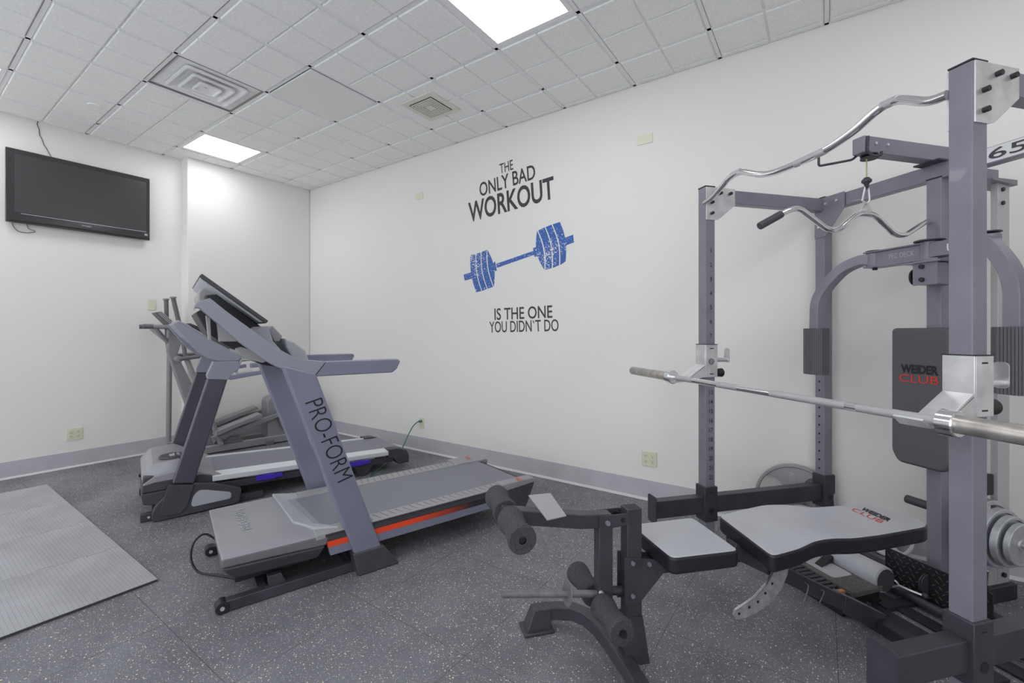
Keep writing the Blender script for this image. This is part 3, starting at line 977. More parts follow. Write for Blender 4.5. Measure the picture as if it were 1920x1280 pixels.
# console body between the arms
mb().prism([(0.06, 1.345), (0.10, 1.330), (0.235, 1.215), (0.36, 1.125), (0.43, 1.095), (0.38, 1.062), (0.25, 1.090), (0.12, 1.155), (0.05, 1.24)], 'x', -0.731, -0.55).build('console_side_shell', 'black', t, bevel=0.006)
mb().prism([(-0.092, 1.371), (-0.072, 1.386), (-0.040, 1.358), (0.062, 1.268), (0.199, 1.150), (0.296, 1.097), (0.152, 1.136), (0.062, 1.198), (0.002, 1.238), (-0.046, 1.278)], 'x', -0.55, -0.10).build('console_back_shell', 'black', t, bevel=0.004)
mb().prism([(-0.056, 1.358), (-0.040, 1.344), (-0.036, 1.247), (-0.046, 1.247)], 'x', -0.07, -0.024).build('console_rib', 'tm_strip', t, bevel=0.001)
mb().prism([(-0.014, 1.324), (0.013, 1.308), (0.076, 1.245), (0.072, 1.238), (-0.006, 1.239)], 'x', -0.07, -0.024).build('console_inner_panel', 'tm_strip', t, bevel=0.001)
mb().prism([(0.062, 1.204), (0.086, 1.211), (0.127, 1.195), (0.196, 1.140), (0.177, 1.131), (0.109, 1.152), (0.073, 1.181)], 'x', -0.40, -0.06).build('console_under_tray', 'tm_strip', t, bevel=0.004, seg=3)
# dashboard: raised middle console with cup tray and front pod
mb().prism([(0.134, 1.296), (0.150, 1.309), (0.216, 1.313), (0.238, 1.234), (0.287, 1.173), (0.350, 1.141), (0.250, 1.163)], 'x', -0.62, -0.16).build('dash_tray', 'tm_trim', t, bevel=0.006, seg=3)
mb().prism([(0.230, 1.297), (0.251, 1.318), (0.300, 1.260), (0.287, 1.230), (0.261, 1.231)], 'x', -0.50, -0.26).build('dash_pod', 'tm_hood', t, bevel=0.006, seg=3)
mb().prism([(0.298, 1.251), (0.348, 1.227), (0.403, 1.181), (0.423, 1.117), (0.348, 1.120), (0.308, 1.201)], 'x', -0.56, -0.20).build('dash_cover', 'tm_trim', t, bevel=0.01, seg=4)

# tilted screen with its mounting drum
SA, SB = (-0.068, 1.552), (0.205, 1.338)
dv = Vector((SB[0] - SA[0], SB[1] - SA[1])).normalized(); nv = Vector((dv.y, -dv.x))
if nv.y > 0: nv = -nv
th = 0.018
poly = [SA, SB, (SB[0] + nv.x * th, SB[1] + nv.y * th), (SA[0] + nv.x * th, SA[1] + nv.y * th)]
scr = mb().prism(poly, 'x', -0.795, -0.085).build('screen_housing', 'tm_low', t, bevel=0.004, seg=3)
poly2 = [(SA[0] + nv.x * th + dv.x * 0.004, SA[1] + nv.y * th + dv.y * 0.004), (SB[0] + nv.x * th - dv.x * 0.01, SB[1] + nv.y * th - dv.y * 0.01),
         (SB[0] + nv.x * (th + 0.012) - dv.x * 0.03, SB[1] + nv.y * (th + 0.012) - dv.y * 0.03), (SA[0] + nv.x * (th + 0.008) + dv.x * 0.02, SA[1] + nv.y * (th + 0.008) + dv.y * 0.02)]
mb().prism(poly2, 'x', -0.79, -0.095).build('screen_back', 'tm_trim', scr, bevel=0.003)
q = lambda s: (SA[0] + dv.x * s - nv.x * 0.0008, SA[1] + dv.y * s - nv.y * 0.0008)
a_, b_ = q(0.03), q(0.31)
mb().hexa([(-0.76, a_[0], a_[1]), (-0.115, a_[0], a_[1]), (-0.115, b_[0], b_[1]), (-0.76, b_[0], b_[1])],
          [(-0.76, a_[0] - nv.x * .001, a_[1] - nv.y * .001), (-0.115, a_[0] - nv.x * .001, a_[1] - nv.y * .001), (-0.115, b_[0] - nv.x * .001, b_[1] - nv.y * .001), (-0.76, b_[0] - nv.x * .001, b_[1] - nv.y * .001)]).build('screen_glass', 'tvscr', scr)
mb().cyl((-0.60, -0.022, 1.458), (-0.28, -0.022, 1.458), 0.055, 32).build('screen_hinge_drum', 'tm_strip', t, bevel=0.012, seg=4)
mb().prism([(-0.05, 1.46), (0.02, 1.47), (0.16, 1.335), (0.20, 1.30), (0.12, 1.30), (-0.02, 1.385)], 'x', -0.60, -0.20).build('screen_neck', 'black', t, bevel=0.006)

# its mains lead curls out in front of the hood
mb().tube(rounded([(-0.50, 0.02, 0.15), (-0.52, -0.035, 0.20), (-0.50, -0.085, 0.17), (-0.49, -0.10, 0.09), (-0.46, -0.07, 0.014), (-0.40, 0.00, 0.010), (-0.30, 0.08, 0.010)], 0.05), 0.0055, 10).build('mains_lead', 'black', t)

# ================================================================ FAR TREADMILL
T2 = Frame(-3.754, 1.054, -15)
t = thing('treadmill', 'farther dark treadmill with silver foot rails and purple side clips', 'treadmill', T2, (-0.33, 0.9, 0), 'treadmills')
N0, F0 = 0.0, -0.66
for (a, b) in ((-0.042, 0.0), (-0.70, -0.658)):
    mb().box(a, b, -0.015, 0.72, 0.004, 0.055).build('base_rail', 'frame_dk', t, bevel=0.003)
    mb().cyl((b + 0.001, 0.03, 0.03), (b + 0.005, 0.03, 0.03), 0.008, 10).build('bolt', 'zinc', t)
mb().box(-0.66, -0.04, 0.60, 0.64, 0.006, 0.05).build('base_crossbar', 'frame_dk', t)
mb().box(-0.45, -0.10, 0.05, 0.16, 0.03, 0.12).build('lift_motor', 'black', t, bevel=0.01)
# hood
HL = [(-0.007, 0.116), (-0.008, 0.170), (0.005, 0.185), (0.017, 0.308), (0.119, 0.305), (0.178, 0.301), (0.244, 0.272), (0.383, 0.232), (0.396, 0.179), (0.316, 0.173), (0.105, 0.173)]
mb().prism([(0.0, 0.115), (-0.012, 0.19), (0.40, 0.195), (0.42, 0.15), (0.10, 0.10)], 'x', -0.69, 0.0).build('hood_pan', 'tm_low', t, bevel=0.008, seg=3)
mb().prism([(-0.008, 0.192), (0.0, 0.30), (0.06, 0.305), (0.24, 0.300), (0.40, 0.235), (0.42, 0.192)], 'x', -0.685, -0.004).build('hood_band', 'tm_low', t, bevel=0.010, seg=3)
cv = mb()
rows = [[(-0.69, 0.0, 0.27), (-0.62, -0.01, 0.30), (-0.08, -0.01, 0.29), (-0.0, 0.0, 0.255)],
        [(-0.69, 0.05, 0.33), (-0.62, 0.05, 0.372), (-0.08, 0.05, 0.365), (-0.002, 0.06, 0.300)],
        [(-0.69, 0.20, 0.345), (-0.62, 0.20, 0.382), (-0.08, 0.20, 0.375), (-0.002, 0.20, 0.315)],
        [(-0.69, 0.32, 0.30), (-0.61, 0.31, 0.325), (-0.10, 0.31, 0.315), (-0.002, 0.33, 0.275)],
        [(-0.685, 0.44, 0.240), (-0.60, 0.41, 0.244), (-0.14, 0.40, 0.244), (0.0, 0.45, 0.236)]]
vv = [[cv.bm.verts.new(p) for p in r] for r in rows]
base = [[cv.bm.verts.new((p[0], p[1], min(p[2] - 0.02, 0.25 + a * 0.002) if a else 0.24)) for p in (r[0], r[3])] for a, r in enumerate(rows)]
for a in range(4):
    for b in range(3):
        cv._face([vv[a][b], vv[a][b + 1], vv[a + 1][b + 1], vv[a + 1][b]])
    cv._face([vv[a][0], vv[a + 1][0], base[a + 1][0], base[a][0]])
    cv._face([vv[a][3], base[a][1], base[a + 1][1], vv[a + 1][3]])
    cv._face([base[a][0], base[a + 1][0], base[a + 1][1], base[a][1]])
cv._face(vv[0] + [base[0][1], base[0][0]])
cv._face(vv[4][::-1] + [base[4][0], base[4][1]])
hd = cv.build('hood_cover', 'tm_hood', t, bevel=0.015, seg=4)
mb().lathe([(0, 0), (0, 0.088), (0.012, 0.080), (0.012, 0)], (-0.20, 0.175, 0.374), (0.0, 0.03, 1), 32).build('badge', 'tm_low', hd)
mb().text('TEIR1', (-0.245, 0.150, 0.3865), (0.09, 0.0, 0), (0, 0.030, -0.0004), bold=0.03).build('badge_lettering', 'whiteink', hd, flip=False)
mb().text('READY', (-0.245, 0.195, 0.3862), (0.09, 0.0, 0), (0, 0.016, -0.0005), bold=0.01).build('badge_lettering', 'whiteink', hd, flip=False)
mb().cyl((-0.45, -0.02, 0.21), (-0.45, 0.0, 0.21), 0.012, 12).build('power_switch', 'black', t)

# deck slopes gently down to the rear
zt = lambda y: 0.240 - (y - 0.38) * 0.040
m = mb().hexa([(-0.575, 0.40, zt(.4) - 0.008), (-0.085, 0.40, zt(.4) - 0.008), (-0.085, 1.90, zt(1.9) - 0.008), (-0.575, 1.90, zt(1.9) - 0.008)],
              [(-0.575, 0.40, zt(.4)), (-0.085, 0.40, zt(.4)), (-0.085, 1.90, zt(1.9)), (-0.575, 1.90, zt(1.9))])
m.cyl((-0.575, 1.895, zt(1.9) - 0.024), (-0.085, 1.895, zt(1.9) - 0.024), 0.024, 20)
m.build('running_belt', 'belt', t)
m = mb().hexa([(-0.60, 0.40, zt(.4) - 0.05), (-0.06, 0.40, zt(.4) - 0.05), (-0.06, 1.85, zt(1.85) - 0.05), (-0.60, 1.85, zt(1.85) - 0.05)],
              [(-0.60, 0.40, zt(.4) - 0.012), (-0.06, 0.40, zt(.4) - 0.012), (-0.06, 1.85, zt(1.85) - 0.012), (-0.60, 1.85, zt(1.85) - 0.012)])
m.build('deck_board', 'black', t)
for (xi, xo) in ((-0.085, 0.012), (-0.575, -0.672)):
    sgn = 1 if xo > xi else -1
    m = mb().hexa([(xi, 0.39, zt(.39) - 0.045), (xo, 0.39, zt(.39) - 0.045), (xo, 1.80, zt(1.8) - 0.042), (xi, 1.80, zt(1.8) - 0.042)],
                  [(xi, 0.39, zt(.39) + 0.010), (xo, 0.39, zt(.39) - 0.004), (xo, 1.80, zt(1.8) - 0.004), (xi, 1.80, zt(1.8) + 0.010)])
    m.build('foot_rail', 'silver', t, bevel=0.006, seg=3)
    x2 = xo - sgn * 0.012
    m = mb().hexa([(x2 - sgn * 0.03, 0.45, 0.125), (x2, 0.45, 0.125), (x2, 1.80, 0.075), (x2 - sgn * 0.03, 1.80, 0.075)],
                  [(x2 - sgn * 0.03, 0.45, 0.175), (x2, 0.45, 0.175), (x2, 1.80, 0.123), (x2 - sgn * 0.03, 1.80, 0.123)])
    m.build('deck_side_frame', 'frame_dk', t, bevel=0.003)
    m = mb().prism([(1.745, 0.198), (1.84, 0.196), (1.93, 0.165), (1.955, 0.11), (1.95, 0.045), (1.85, 0.045), (1.79, 0.115), (1.745, 0.120)], 'x', min(xi, xo) - 0.004, max(xi, xo) + 0.004)
    m.build('end_cap', 'tm_low', t, bevel=0.008, seg=3)
    mb().prism([(1.44, 0.09), (1.60, 0.085), (1.57, 0.03), (1.53, 0.0), (1.50, 0.0), (1.46, 0.03)], 'x', min(x2, x2 - sgn * 0.035), max(x2, x2 - sgn * 0.035)).build('rear_foot', 'frame_dk', t, bevel=0.004)
    mb().hexa([(x2 - sgn * 0.01, 1.30, zt(1.3) - 0.055), (x2, 1.30, zt(1.3) - 0.055), (x2, 1.62, zt(1.62) - 0.055), (x2 - sgn * 0.01, 1.62, zt(1.62) - 0.055)],
              [(x2 - sgn * 0.01, 1.30, zt(1.3) - 0.044), (x2, 1.30, zt(1.3) - 0.044), (x2, 1.62, zt(1.62) - 0.044), (x2 - sgn * 0.01, 1.62, zt(1.62) - 0.044)]).build('cushion_strip', 'tm_strip', t)
CL = [[(0.669, 0.175), (0.852, 0.170), (0.856, 0.140), (0.669, 0.142)], [(1.089, 0.109), (1.157, 0.109), (1.157, 0.082), (1.089, 0.078)], [(1.371, 0.144), (1.572, 0.137), (1.572, 0.106), (1.371, 0.112)]]
for c in CL:
    p = mb().prism(c, 'x', -0.01, 0.020).build('side_clip', 'purple', t, bevel=0.003, seg=3, label='purple plastic side clip')
    mid = [(c[0][0] * .7 + c[1][0] * .3, c[0][1] * .7 + c[1][1] * .3 + 0.006), (c[0][0] * .3 + c[1][0] * .7, c[0][1] * .3 + c[1][1] * .7 + 0.006),
           (c[3][0] * .3 + c[2][0] * .7, c[3][1] * .3 + c[2][1] * .7 - 0.004), (c[3][0] * .7 + c[2][0] * .3, c[3][1] * .7 + c[2][1] * .3 - 0.004)]
    mb().prism(mid, 'x', -0.006, 0.026).build('clip_hook', 'purple', p, bevel=0.003)

# boots with pale inset, uprights, collars
BT = round_poly([(0.046, 0.011), (0.043, 0.054), (0.066, 0.113), (0.111, 0.159), (0.175, 0.170), (0.280, 0.221), (0.390, 0.193), (0.472, 0.163), (0.570, 0.118), (0.553, 0.022), (0.522, 0.014), (0.077, -0.009)], 0.02, 4)
BT = [(y, max(z, 0.004)) for y, z in BT]
IN = round_poly([(0.259, 0.072), (0.271, 0.129), (0.302, 0.163), (0.339, 0.160), (0.502, 0.106), (0.499, 0.059), (0.271, 0.054)], 0.018, 4)
PL = round_poly([(0.134, 0.239), (0.277, 0.211), (0.234, 0.065), (0.198, 0.030), (0.102, 0.037), (0.088, 0.058), (0.114, 0.167)], 0.012, 3)
UP = [(0.155, 0.241), (0.277, 0.217), (0.479, 0.935), (0.355, 0.944)]
UC = [(0.358, 0.943), (0.350, 0.971), (0.390, 1.072), (0.546, 1.069), (0.556, 1.013), (0.509, 0.976), (0.482, 0.931)]
for (xo, s) in ((0.05, 1), (-0.75, -1)):
    def xx(a, b):
        return (xo - a, xo - b) if s > 0 else (xo + b, xo + a)
    u = xx(0.055, 0.0)
    mb().prism(BT, 'x', *sorted(u)).build('base_boot', 'tm_low', t, bevel=0.008, seg=4)
    a = (xo + 0.001 * s, xo - 0.004 * s)
    mb().prism(IN, 'x', min(a), max(a)).build('boot_inset', 'tm_trim', t, bevel=0.002)
    a = (xo + 0.012 * s, xo - 0.01 * s)
    pl = mb().prism(PL, 'x', min(a), max(a)).build('boot_plate', 'tm_low', t, bevel=0.004, seg=3)
    for c in (PL[2], PL[-6]):
        pass
    mb().cyl((xo + 0.0125 * s, PL[0][0] + 0.055, PL[0][1] - 0.03), (xo + 0.010 * s, PL[0][0] + 0.055, PL[0][1] - 0.03), 0.006, 12).build('screw', 'black', pl)
    a = (xo, xo - 0.06 * s)
    mb().prism(UP, 'x', min(a), max(a)).build('upright', 'tm_dark', t, bevel=0.010, seg=4)
    a = (xo + 0.004 * s, xo - 0.066 * s)
    mb().prism(UC, 'x', min(a), max(a)).build('upright_collar', 'tm_arm', t, bevel=0.006, seg=3)
# console
AR = [(0.159, 1.338), (0.187, 1.353), (0.235, 1.316), (0.327, 1.252), (0.419, 1.194), (0.475, 1.173), (0.563, 1.168), (0.574, 1.100), (0.545, 1.069), (0.429, 1.070), (0.358, 1.090), (0.302, 1.136), (0.220, 1.246)]
for (a, b) in ((0.0, 0.055), (-0.755, -0.70)):
    mb().prism(AR, 'x', a, b).build('console_arm', 'tm_arm', t, bevel=0.006, seg=4)
mb().prism([(0.169, 1.338), (0.187, 1.355), (0.238, 1.324), (0.332, 1.260), (0.425, 1.205), (0.530, 1.179), (0.530, 1.099), (0.429, 1.095), (0.357, 1.128), (0.238, 1.245)], 'x', -0.70, 0.0).build('console_shell', 'tm_arm', t, bevel=0.006, seg=3)
mb().prism([(0.187, 1.357), (0.191, 1.367), (0.244, 1.336), (0.338, 1.269), (0.432, 1.212), (0.432, 1.202), (0.332, 1.258), (0.238, 1.322)], 'x', -0.69, -0.03).build('console_face', 'tm_trim', t, bevel=0.003)
mb().prism([(0.267, 1.348), (0.334, 1.316), (0.402, 1.249), (0.354, 1.233)], 'x', -0.55, -0.15).build('console_display', 'tvscr', t, bevel=0.002)
# handlebars
HB = [(0.628, 1.073), (0.565, 1.076), (0.534, 0.986), (0.548, 0.973), (0.642, 0.984)]
for x in (0.035, -0.735):
    mb().tube(rounded([(x, *p) for p in HB], 0.012, 4), 0.009, 10).build('grip_trim', 'tm_trim', t)
    mb().bar([(x, HB[0][0] - 0.005, HB[0][1] - 0.045), (x, HB[0][0] + 0.34, HB[0][1] - 0.015)], 0.035, 0.035).build('handrail', 'tm_metal', t, bevel=0.008, seg=3)
    mb().bar([(x, HB[3][0] - 0.06, HB[3][1] - 0.030), (x, HB[0][0] + 0.10, HB[3][1] + 0.005)], 0.035, 0.03).build('handrail_brace', 'tm_metal', t, bevel=0.006, seg=3)

# cords on the floor between and behind the treadmills
solo(mb().tube(rounded([(-3.5475, YW - 0.036, 0.325), (-3.562, YW - 0.05, 0.322), (-3.60, YW - 0.08, 0.28), (-3.63, YW - 0.12, 0.19), (-3.62, YW - 0.20, 0.08), (-3.585, YW - 0.30, 0.010), (-3.50, 2.90, 0.008), (-3.30, 2.55, 0.008), (-2.98, 2.25, 0.008), (-2.80, 2.05, 0.008), (-2.88, 1.92, 0.008)], 0.06), 0.0055, 10)
     .cyl((-3.5475, YW - 0.010, 0.325), (-3.5475, YW - 0.042, 0.325), 0.013, 16),
     'extension_cord', 'green', 'green extension cord hanging from the two-socket outlet', 'cord', WD, (-3.55, YW - 0.02, 0))
solo(mb().tube(rounded([(-3.10, 1.95, 0.008), (-3.18, 1.78, 0.008), (-3.05, 1.66, 0.008), (-2.85, 1.72, 0.008), (-2.80, 1.86, 0.03), (-2.92, 1.93, 0.008), (-3.02, 1.80, 0.008)], 0.05), 0.005, 8),
     'cable_bundle', 'black', 'black cord bundled on the floor between the two treadmills', 'cable', WD, (-3.0, 1.8, 0))

# ================================================================ ELLIPTICAL
EL = Frame(-5.282, 1.979, -9.8)
t = thing('elliptical_trainer', 'grey elliptical trainer standing against the far wall behind the treadmills', 'elliptical', EL, (-0.18, 0.5, 0))
mb().box(-0.075, 0.0, -0.10, 1.00, 0.012, 0.078).build('base_rail', 'ell', t, bevel=0.004)
mb().box(-0.055, -0.02, -0.10, 0.98, 0.078, 0.084).build('rail_track', 'ell_rail', t)
mb().box(-0.36, -0.285, 0.02, 1.00, 0.012, 0.078).build('base_rail', 'ell', t, bevel=0.004)
mb().box(-0.34, -0.305, 0.02, 0.98, 0.078, 0.084).build('rail_track', 'ell_rail', t)
mb().box(-0.38, 0.03, 0.60, 0.68, 0.0, 0.05).build('floor_bar', 'ell_dk', t, bevel=0.006)
mb().box(-0.38, 0.03, -0.14, -0.08, 0.0, 0.05).build('floor_bar', 'ell_dk', t, bevel=0.006)
# rear drive housing with crank disc
mb().prism(round_poly([(0.635, 0.03), (0.63, 0.50), (0.70, 0.54), (0.92, 0.52), (1.10, 0.42), (1.12, 0.05)], 0.05, 4), 'x', -0.27, -0.05).build('drive_housing', 'ell', t, bevel=0.012, seg=3)
for x in (-0.03, -0.30):
    mb().cyl((x - 0.012, 0.95, 0.29), (x + 0.012, 0.95, 0.29), 0.215, 40).build('crank_disc', 'ell_dk', t, bevel=0.006)
# leaning column
mb().prism([(-0.27, 1.31), (-0.16, 1.32), (-0.155, 1.18), (-0.19, 1.05), (0.02, 0.52), (0.14, 0.06), (0.0, 0.06), (-0.10, 0.45), (-0.275, 1.08), (-0.27, 1.2)], 'x', -0.23, -0.13).build('column', 'ell', t, bevel=0.014, seg=3)
# console
mb().prism([(-0.385, 1.475), (-0.33, 1.485), (-0.12, 1.265), (-0.15, 1.235), (-0.19, 1.240)], 'x', -0.31, -0.05).build('console', 'ell_dk', t, bevel=0.008, seg=3)
g = mb()
for k in range(3):
    o = 0.010 + k * 0.012
    g.prism([(-0.37 + o, 1.460 + o * .6), (-0.365 + o, 1.464 + o * .6), (-0.165 + o, 1.252 + o * .6), (-0.17 + o, 1.248 + o * .6)], 'x', -0.048, -0.046)
g.build('console_ribs', 'ell_rail', t)
# fixed front handlebar
for x, s in ((-0.03, 1), (-0.33, -1)):
    mb().tube(rounded([(-0.18, -0.19, 1.22), (x, -0.22, 1.33), (x, -0.46, 1.335)], 0.04), 0.020, 14).build('fixed_handle', 'ell', t)
    mb().tube([(x, -0.40, 1.336), (x, -0.475, 1.336)], 0.023, 14).build('handle_cap', 'ell_dk', t)
    mb().bar([(x, -0.38, 1.315), (-0.16, -0.26, 1.17)], 0.028, 0.028).build('handle_brace', 'ell', t, bevel=0.004)
# pivot tube and swing arms
mb().cyl((-0.40, -0.20, 1.01), (0.035, -0.20, 1.01), 0.030, 20).build('pivot_tube', 'ell', t, bevel=0.004)
for x, y0, ytop, ybot in ((-0.355, -0.225, -0.254, -0.235), (-0.005, -0.145, -0.246, 0.16)):
    mb().tube(rounded([(x, y0, 1.01), (x, y0 - 0.02, 1.20), (x, ytop, 1.62)], 0.06), 0.020, 14).build('swing_handle', 'ell_dk', t)
    mb().lathe([(0, 0), (0, 0.028), (0.008, 0.030), (0.016, 0.026), (0.02, 0)], (x, ytop, 1.617), (0, -0.05, 1), 18).build('handle_cap', 'ell', t)
    zb = 0.10
    mb().tube([(x, y0, 1.04), (x, ybot, zb)], 0.024, 16).build('swing_arm', 'ell', t)
    mb().cyl((x - 0.03, ybot, zb), (x + 0.03, ybot, zb), 0.024, 16).build('swing_joint', 'ell', t, bevel=0.004)
mb().tube(rounded([(0.03, -0.20, 1.01), (0.03, -0.05, 1.03), (0.03, 0.10, 1.05)], 0.04), 0.020, 12).build('pulse_grip', 'ell_dk', t)
mb().tube(rounded([(-0.36, -0.20, 1.03), (-0.36, 0.02, 1.04), (-0.36, 0.10, 1.12)], 0.05), 0.018, 12).build('pulse_grip', 'ell_dk', t)
mb().tube(rounded([(-0.13, 0.02, 0.80), (-0.10, 0.10, 0.83), (-0.03, 0.13, 0.85), (-0.03, 0.09, 1.0), (-0.08, 0.07, 1.04)], 0.015), 0.004, 8).build('bottle_cage', 'zinc', t)
# pedal links and foot plates
for x, dz, dy in ((-0.01, 0.0, 0.0), (-0.34, 0.035, 0.05)):
    yb = -0.23 if x < -0.2 else 0.10
    mb().bar([(x, yb, 0.10), (x, 0.10 + dy, 0.165 + dz), (x, 0.95, 0.38 + dz)], 0.045, 0.045).build('pedal_link', 'ell', t, bevel=0.004)
    p = mb().prism([(0.10 + dy, 0.188 + dz), (0.11 + dy, 0.245 + dz), (0.17 + dy, 0.262 + dz), (0.53 + dy, 0.375 + dz), (0.555 + dy, 0.345 + dz)], 'x', x - 0.075, x + 0.075).build('foot_plate', 'ell', t, bevel=0.006, seg=3)
mb().prism([(0.17, 0.084), (0.26, 0.150), (0.34, 0.150), (0.37, 0.084)], 'x', -0.07, -0.005).build('roller_cover', 'ell_dk', t, bevel=0.004)

# ================================================================ POWER RACK WITH PEC DECK
RK = Frame(-0.5436, 2.710, -41)
t = thing('power_rack', 'tall graphite power rack and pec deck gym station in the right corner', 'power rack', RK, (0.6, 0.4, 0))
rack = t
W_ = 0.031
BX, BY = 1.2, 0.83


def post(x, y, z0=0.0, z1=2.098):
    p = mb().box(x - W_, x + W_, y - W_, y + W_, z0, z1 - 0.003).build('post', 'frame', t, bevel=0.004, seg=3)
    mb().box(x - W_ - 0.001, x + W_ + 0.001, y - W_ - 0.001, y + W_ + 0.001, z1 - 0.003, z1 + 0.002).build('post_cap', 'black', p)
    return p


pfl = post(0, 0); pfr = post(BX, 0); pbl = post(0, BY); pbr = post(BX, BY)
pc = post(0.6, BY, 0.0, 2.02)
# numbers down the +X face of the front posts
for (p, x) in ((pfl, W_),):
    z = 1.736
    for n in range(1, 23):
        if n > 1:
            z -= 0.0795 if n <= 7 else 0.0527
        if 8 <= n <= 12 or (x > 1 and n > 7):
            continue
        s = str(n)
        w = 0.013 if len(s) == 1 else 0.024
        if s == '1':
            w = 0.004
        mb().text(s, (x + 0.0004, -w / 2 + 0.004, z - 0.010), (0, w, 0), (0, 0, 0.024), bold=0.008, th=0.001).build('height_number', 'ink', p, flip=False)
# adjustment holes down the -Y face of the rear posts
for (p, x) in ((pbl, 0), (pbr, BX)):
    for k in range(12):
        z = 0.98 - k * 0.0527
        mb().cyl((x - 0.002, BY - W_ - 0.0012, z), (x - 0.002, BY - W_ + 0.004, z), 0.0062, 14).build('adjustment_hole', 'ink', p)

# corner gussets: zinc at the front, painted at the back
GS = [(-0.028, 2.085), (0.135, 2.080), (0.160, 2.065), (0.160, 1.995), (0.045, 1.912), (0.020, 1.905), (-0.028, 1.905)]
GS = [(-0.028, 2.092), (0.160, 2.092), (0.160, 2.000), (0.055, 1.915), (0.030, 1.908), (-0.028, 1.908)]
for x in (0, BX):
    for s in (-1, 1):
        xx_ = (x + s * W_, x + s * (W_ + 0.005))
        g = mb().prism(GS, 'x', min(xx_), max(xx_)).build('corner_gusset', 'zinc', t, bevel=0.001, label='bright zinc corner gusset')
        for c in ((0.005, 1.945), (0.005, 2.005), (0.060, 2.060), (0.125, 2.062)):
            mb().cyl((x + s * (W_ + 0.005), *c), (x + s * (W_ + 0.020), *c), 0.0085, 12).build('bolt', 'black', g)
    # top side beam
    mb().box(x - 0.026, x + 0.026, 0.145, BY - W_, 2.012, 2.088).build('top_side_beam', 'frame', t, bevel=0.004, seg=3)
    # spotter rail: sleeves round both posts, a rail, and an upturned end plate
    sl = mb().box(x - 0.028, x + 0.028, -0.340, BY - 0.04, 0.268, 0.362).build('spotter_rail', 'frame_dk', t, bevel=0.004, seg=3)
    mb().prism(round_poly([(x - 0.040, 0.242), (x + 0.040, 0.242), (x + 0.040, 0.388), (x - 0.040, 0.388)], 0.012, 3), 'y', -0.347, -0.340).build('end_plate', 'frame_dk', sl)
    for y in (0, BY):
        s2 = mb().box(x - 0.041, x + 0.041, y - 0.041, y + 0.041, 0.225, 0.418).build('post_sleeve', 'frame_dk', sl, bevel=0.003)
        mb().box(x + 0.041, x + 0.0418, y - 0.012, y + 0.012, 0.388, 0.392).build('slot', 'ink', sl)
        mb().cyl((x + 0.0405, y, 0.285), (x + 0.0425, y, 0.285), 0.017, 20).build('pin_hole', 'black', sl)
    # floor rail
    mb().box(x - 0.026, x + 0.026, W_, BY - W_, 0.0, 0.05).build('base_rail', 'frame_bk', t, bevel=0.003)

# rear crossbar with the painted gusset plates
CB = 0.026
mb().box(W_, BX - W_, BY - CB, BY + CB, 2.012, 2.088).build('top_crossbar', 'frame', t, bevel=0.004, seg=3)
for s in (1, -1):
    xo = 0 if s > 0 else BX
    G2 = [(xo - s * 0.030, 2.092), (xo + s * 0.160, 2.092), (xo + s * 0.160, 2.00), (xo + s * 0.040, 1.855), (xo - s * 0.030, 1.855)]
    g = mb().prism(G2, 'y', BY - W_ - 0.005, BY - W_).build('corner_gusset', 'frame', t, bevel=0.001)
    for c in ((xo, 1.92), (xo + s * 0.045, 2.05), (xo + s * 0.115, 2.052)):
        mb().cyl((c[0], BY - W_ - 0.005, c[1]), (c[0], BY - W_ - 0.012, c[1]), 0.008, 6).build('bolt', 'zinc', g)
lb = mb().box(0.72, 1.00, BY - CB - 0.0012, BY - CB, 2.020, 2.084).build('number_label', 'whiteink', t, label='pale label with large dark numerals')
mb().text('65', (0.805, BY - CB - 0.0016, 2.030), (0.125, 0, 0), (0, 0, 0.046), bold=0.01, th=0.0006, spacing=1.0).build('numerals', 'frame_dk', lb, flip=False)
mb().box(-W_, BX + W_, BY - 0.026, BY + 0.026, 0.0, 0.05).build('rear_base_rail', 'frame_bk', t, bevel=0.003)

# chrome multi-bend chinning bar between the front gussets
CH = [(0.030, 2.000), (0.100, 2.012), (0.225, 2.080), (0.300, 2.085), (0.430, 2.022), (0.50, 2.006), (0.60, 2.004), (0.70, 2.004), (0.790, 2.012), (0.880, 2.036), (0.965, 2.076), (1.025, 2.080), (1.120, 2.022), (1.170, 2.020)]
ch = mb().tube(rounded([(x, -0.036, z) for x, z in CH], 0.035, 4), 0.0145, 18).build('chin_up_bar', 'chrome', t, label='bent chrome chin-up bar')
mb().tube([(0.24, -0.036, 2.084), (0.30, -0.036, 2.086)], 0.0152, 18).build('knurled_grip', 'steel', ch)
mb().tube([(0.62, -0.036, 2.004), (0.76, -0.036, 2.008)], 0.0152, 18).build('knurled_grip', 'steel', ch)
mb().tube([(0.975, -0.036, 2.078), (1.03, -0.036, 2.079)], 0.0152, 18).build('knurled_grip', 'steel', ch)

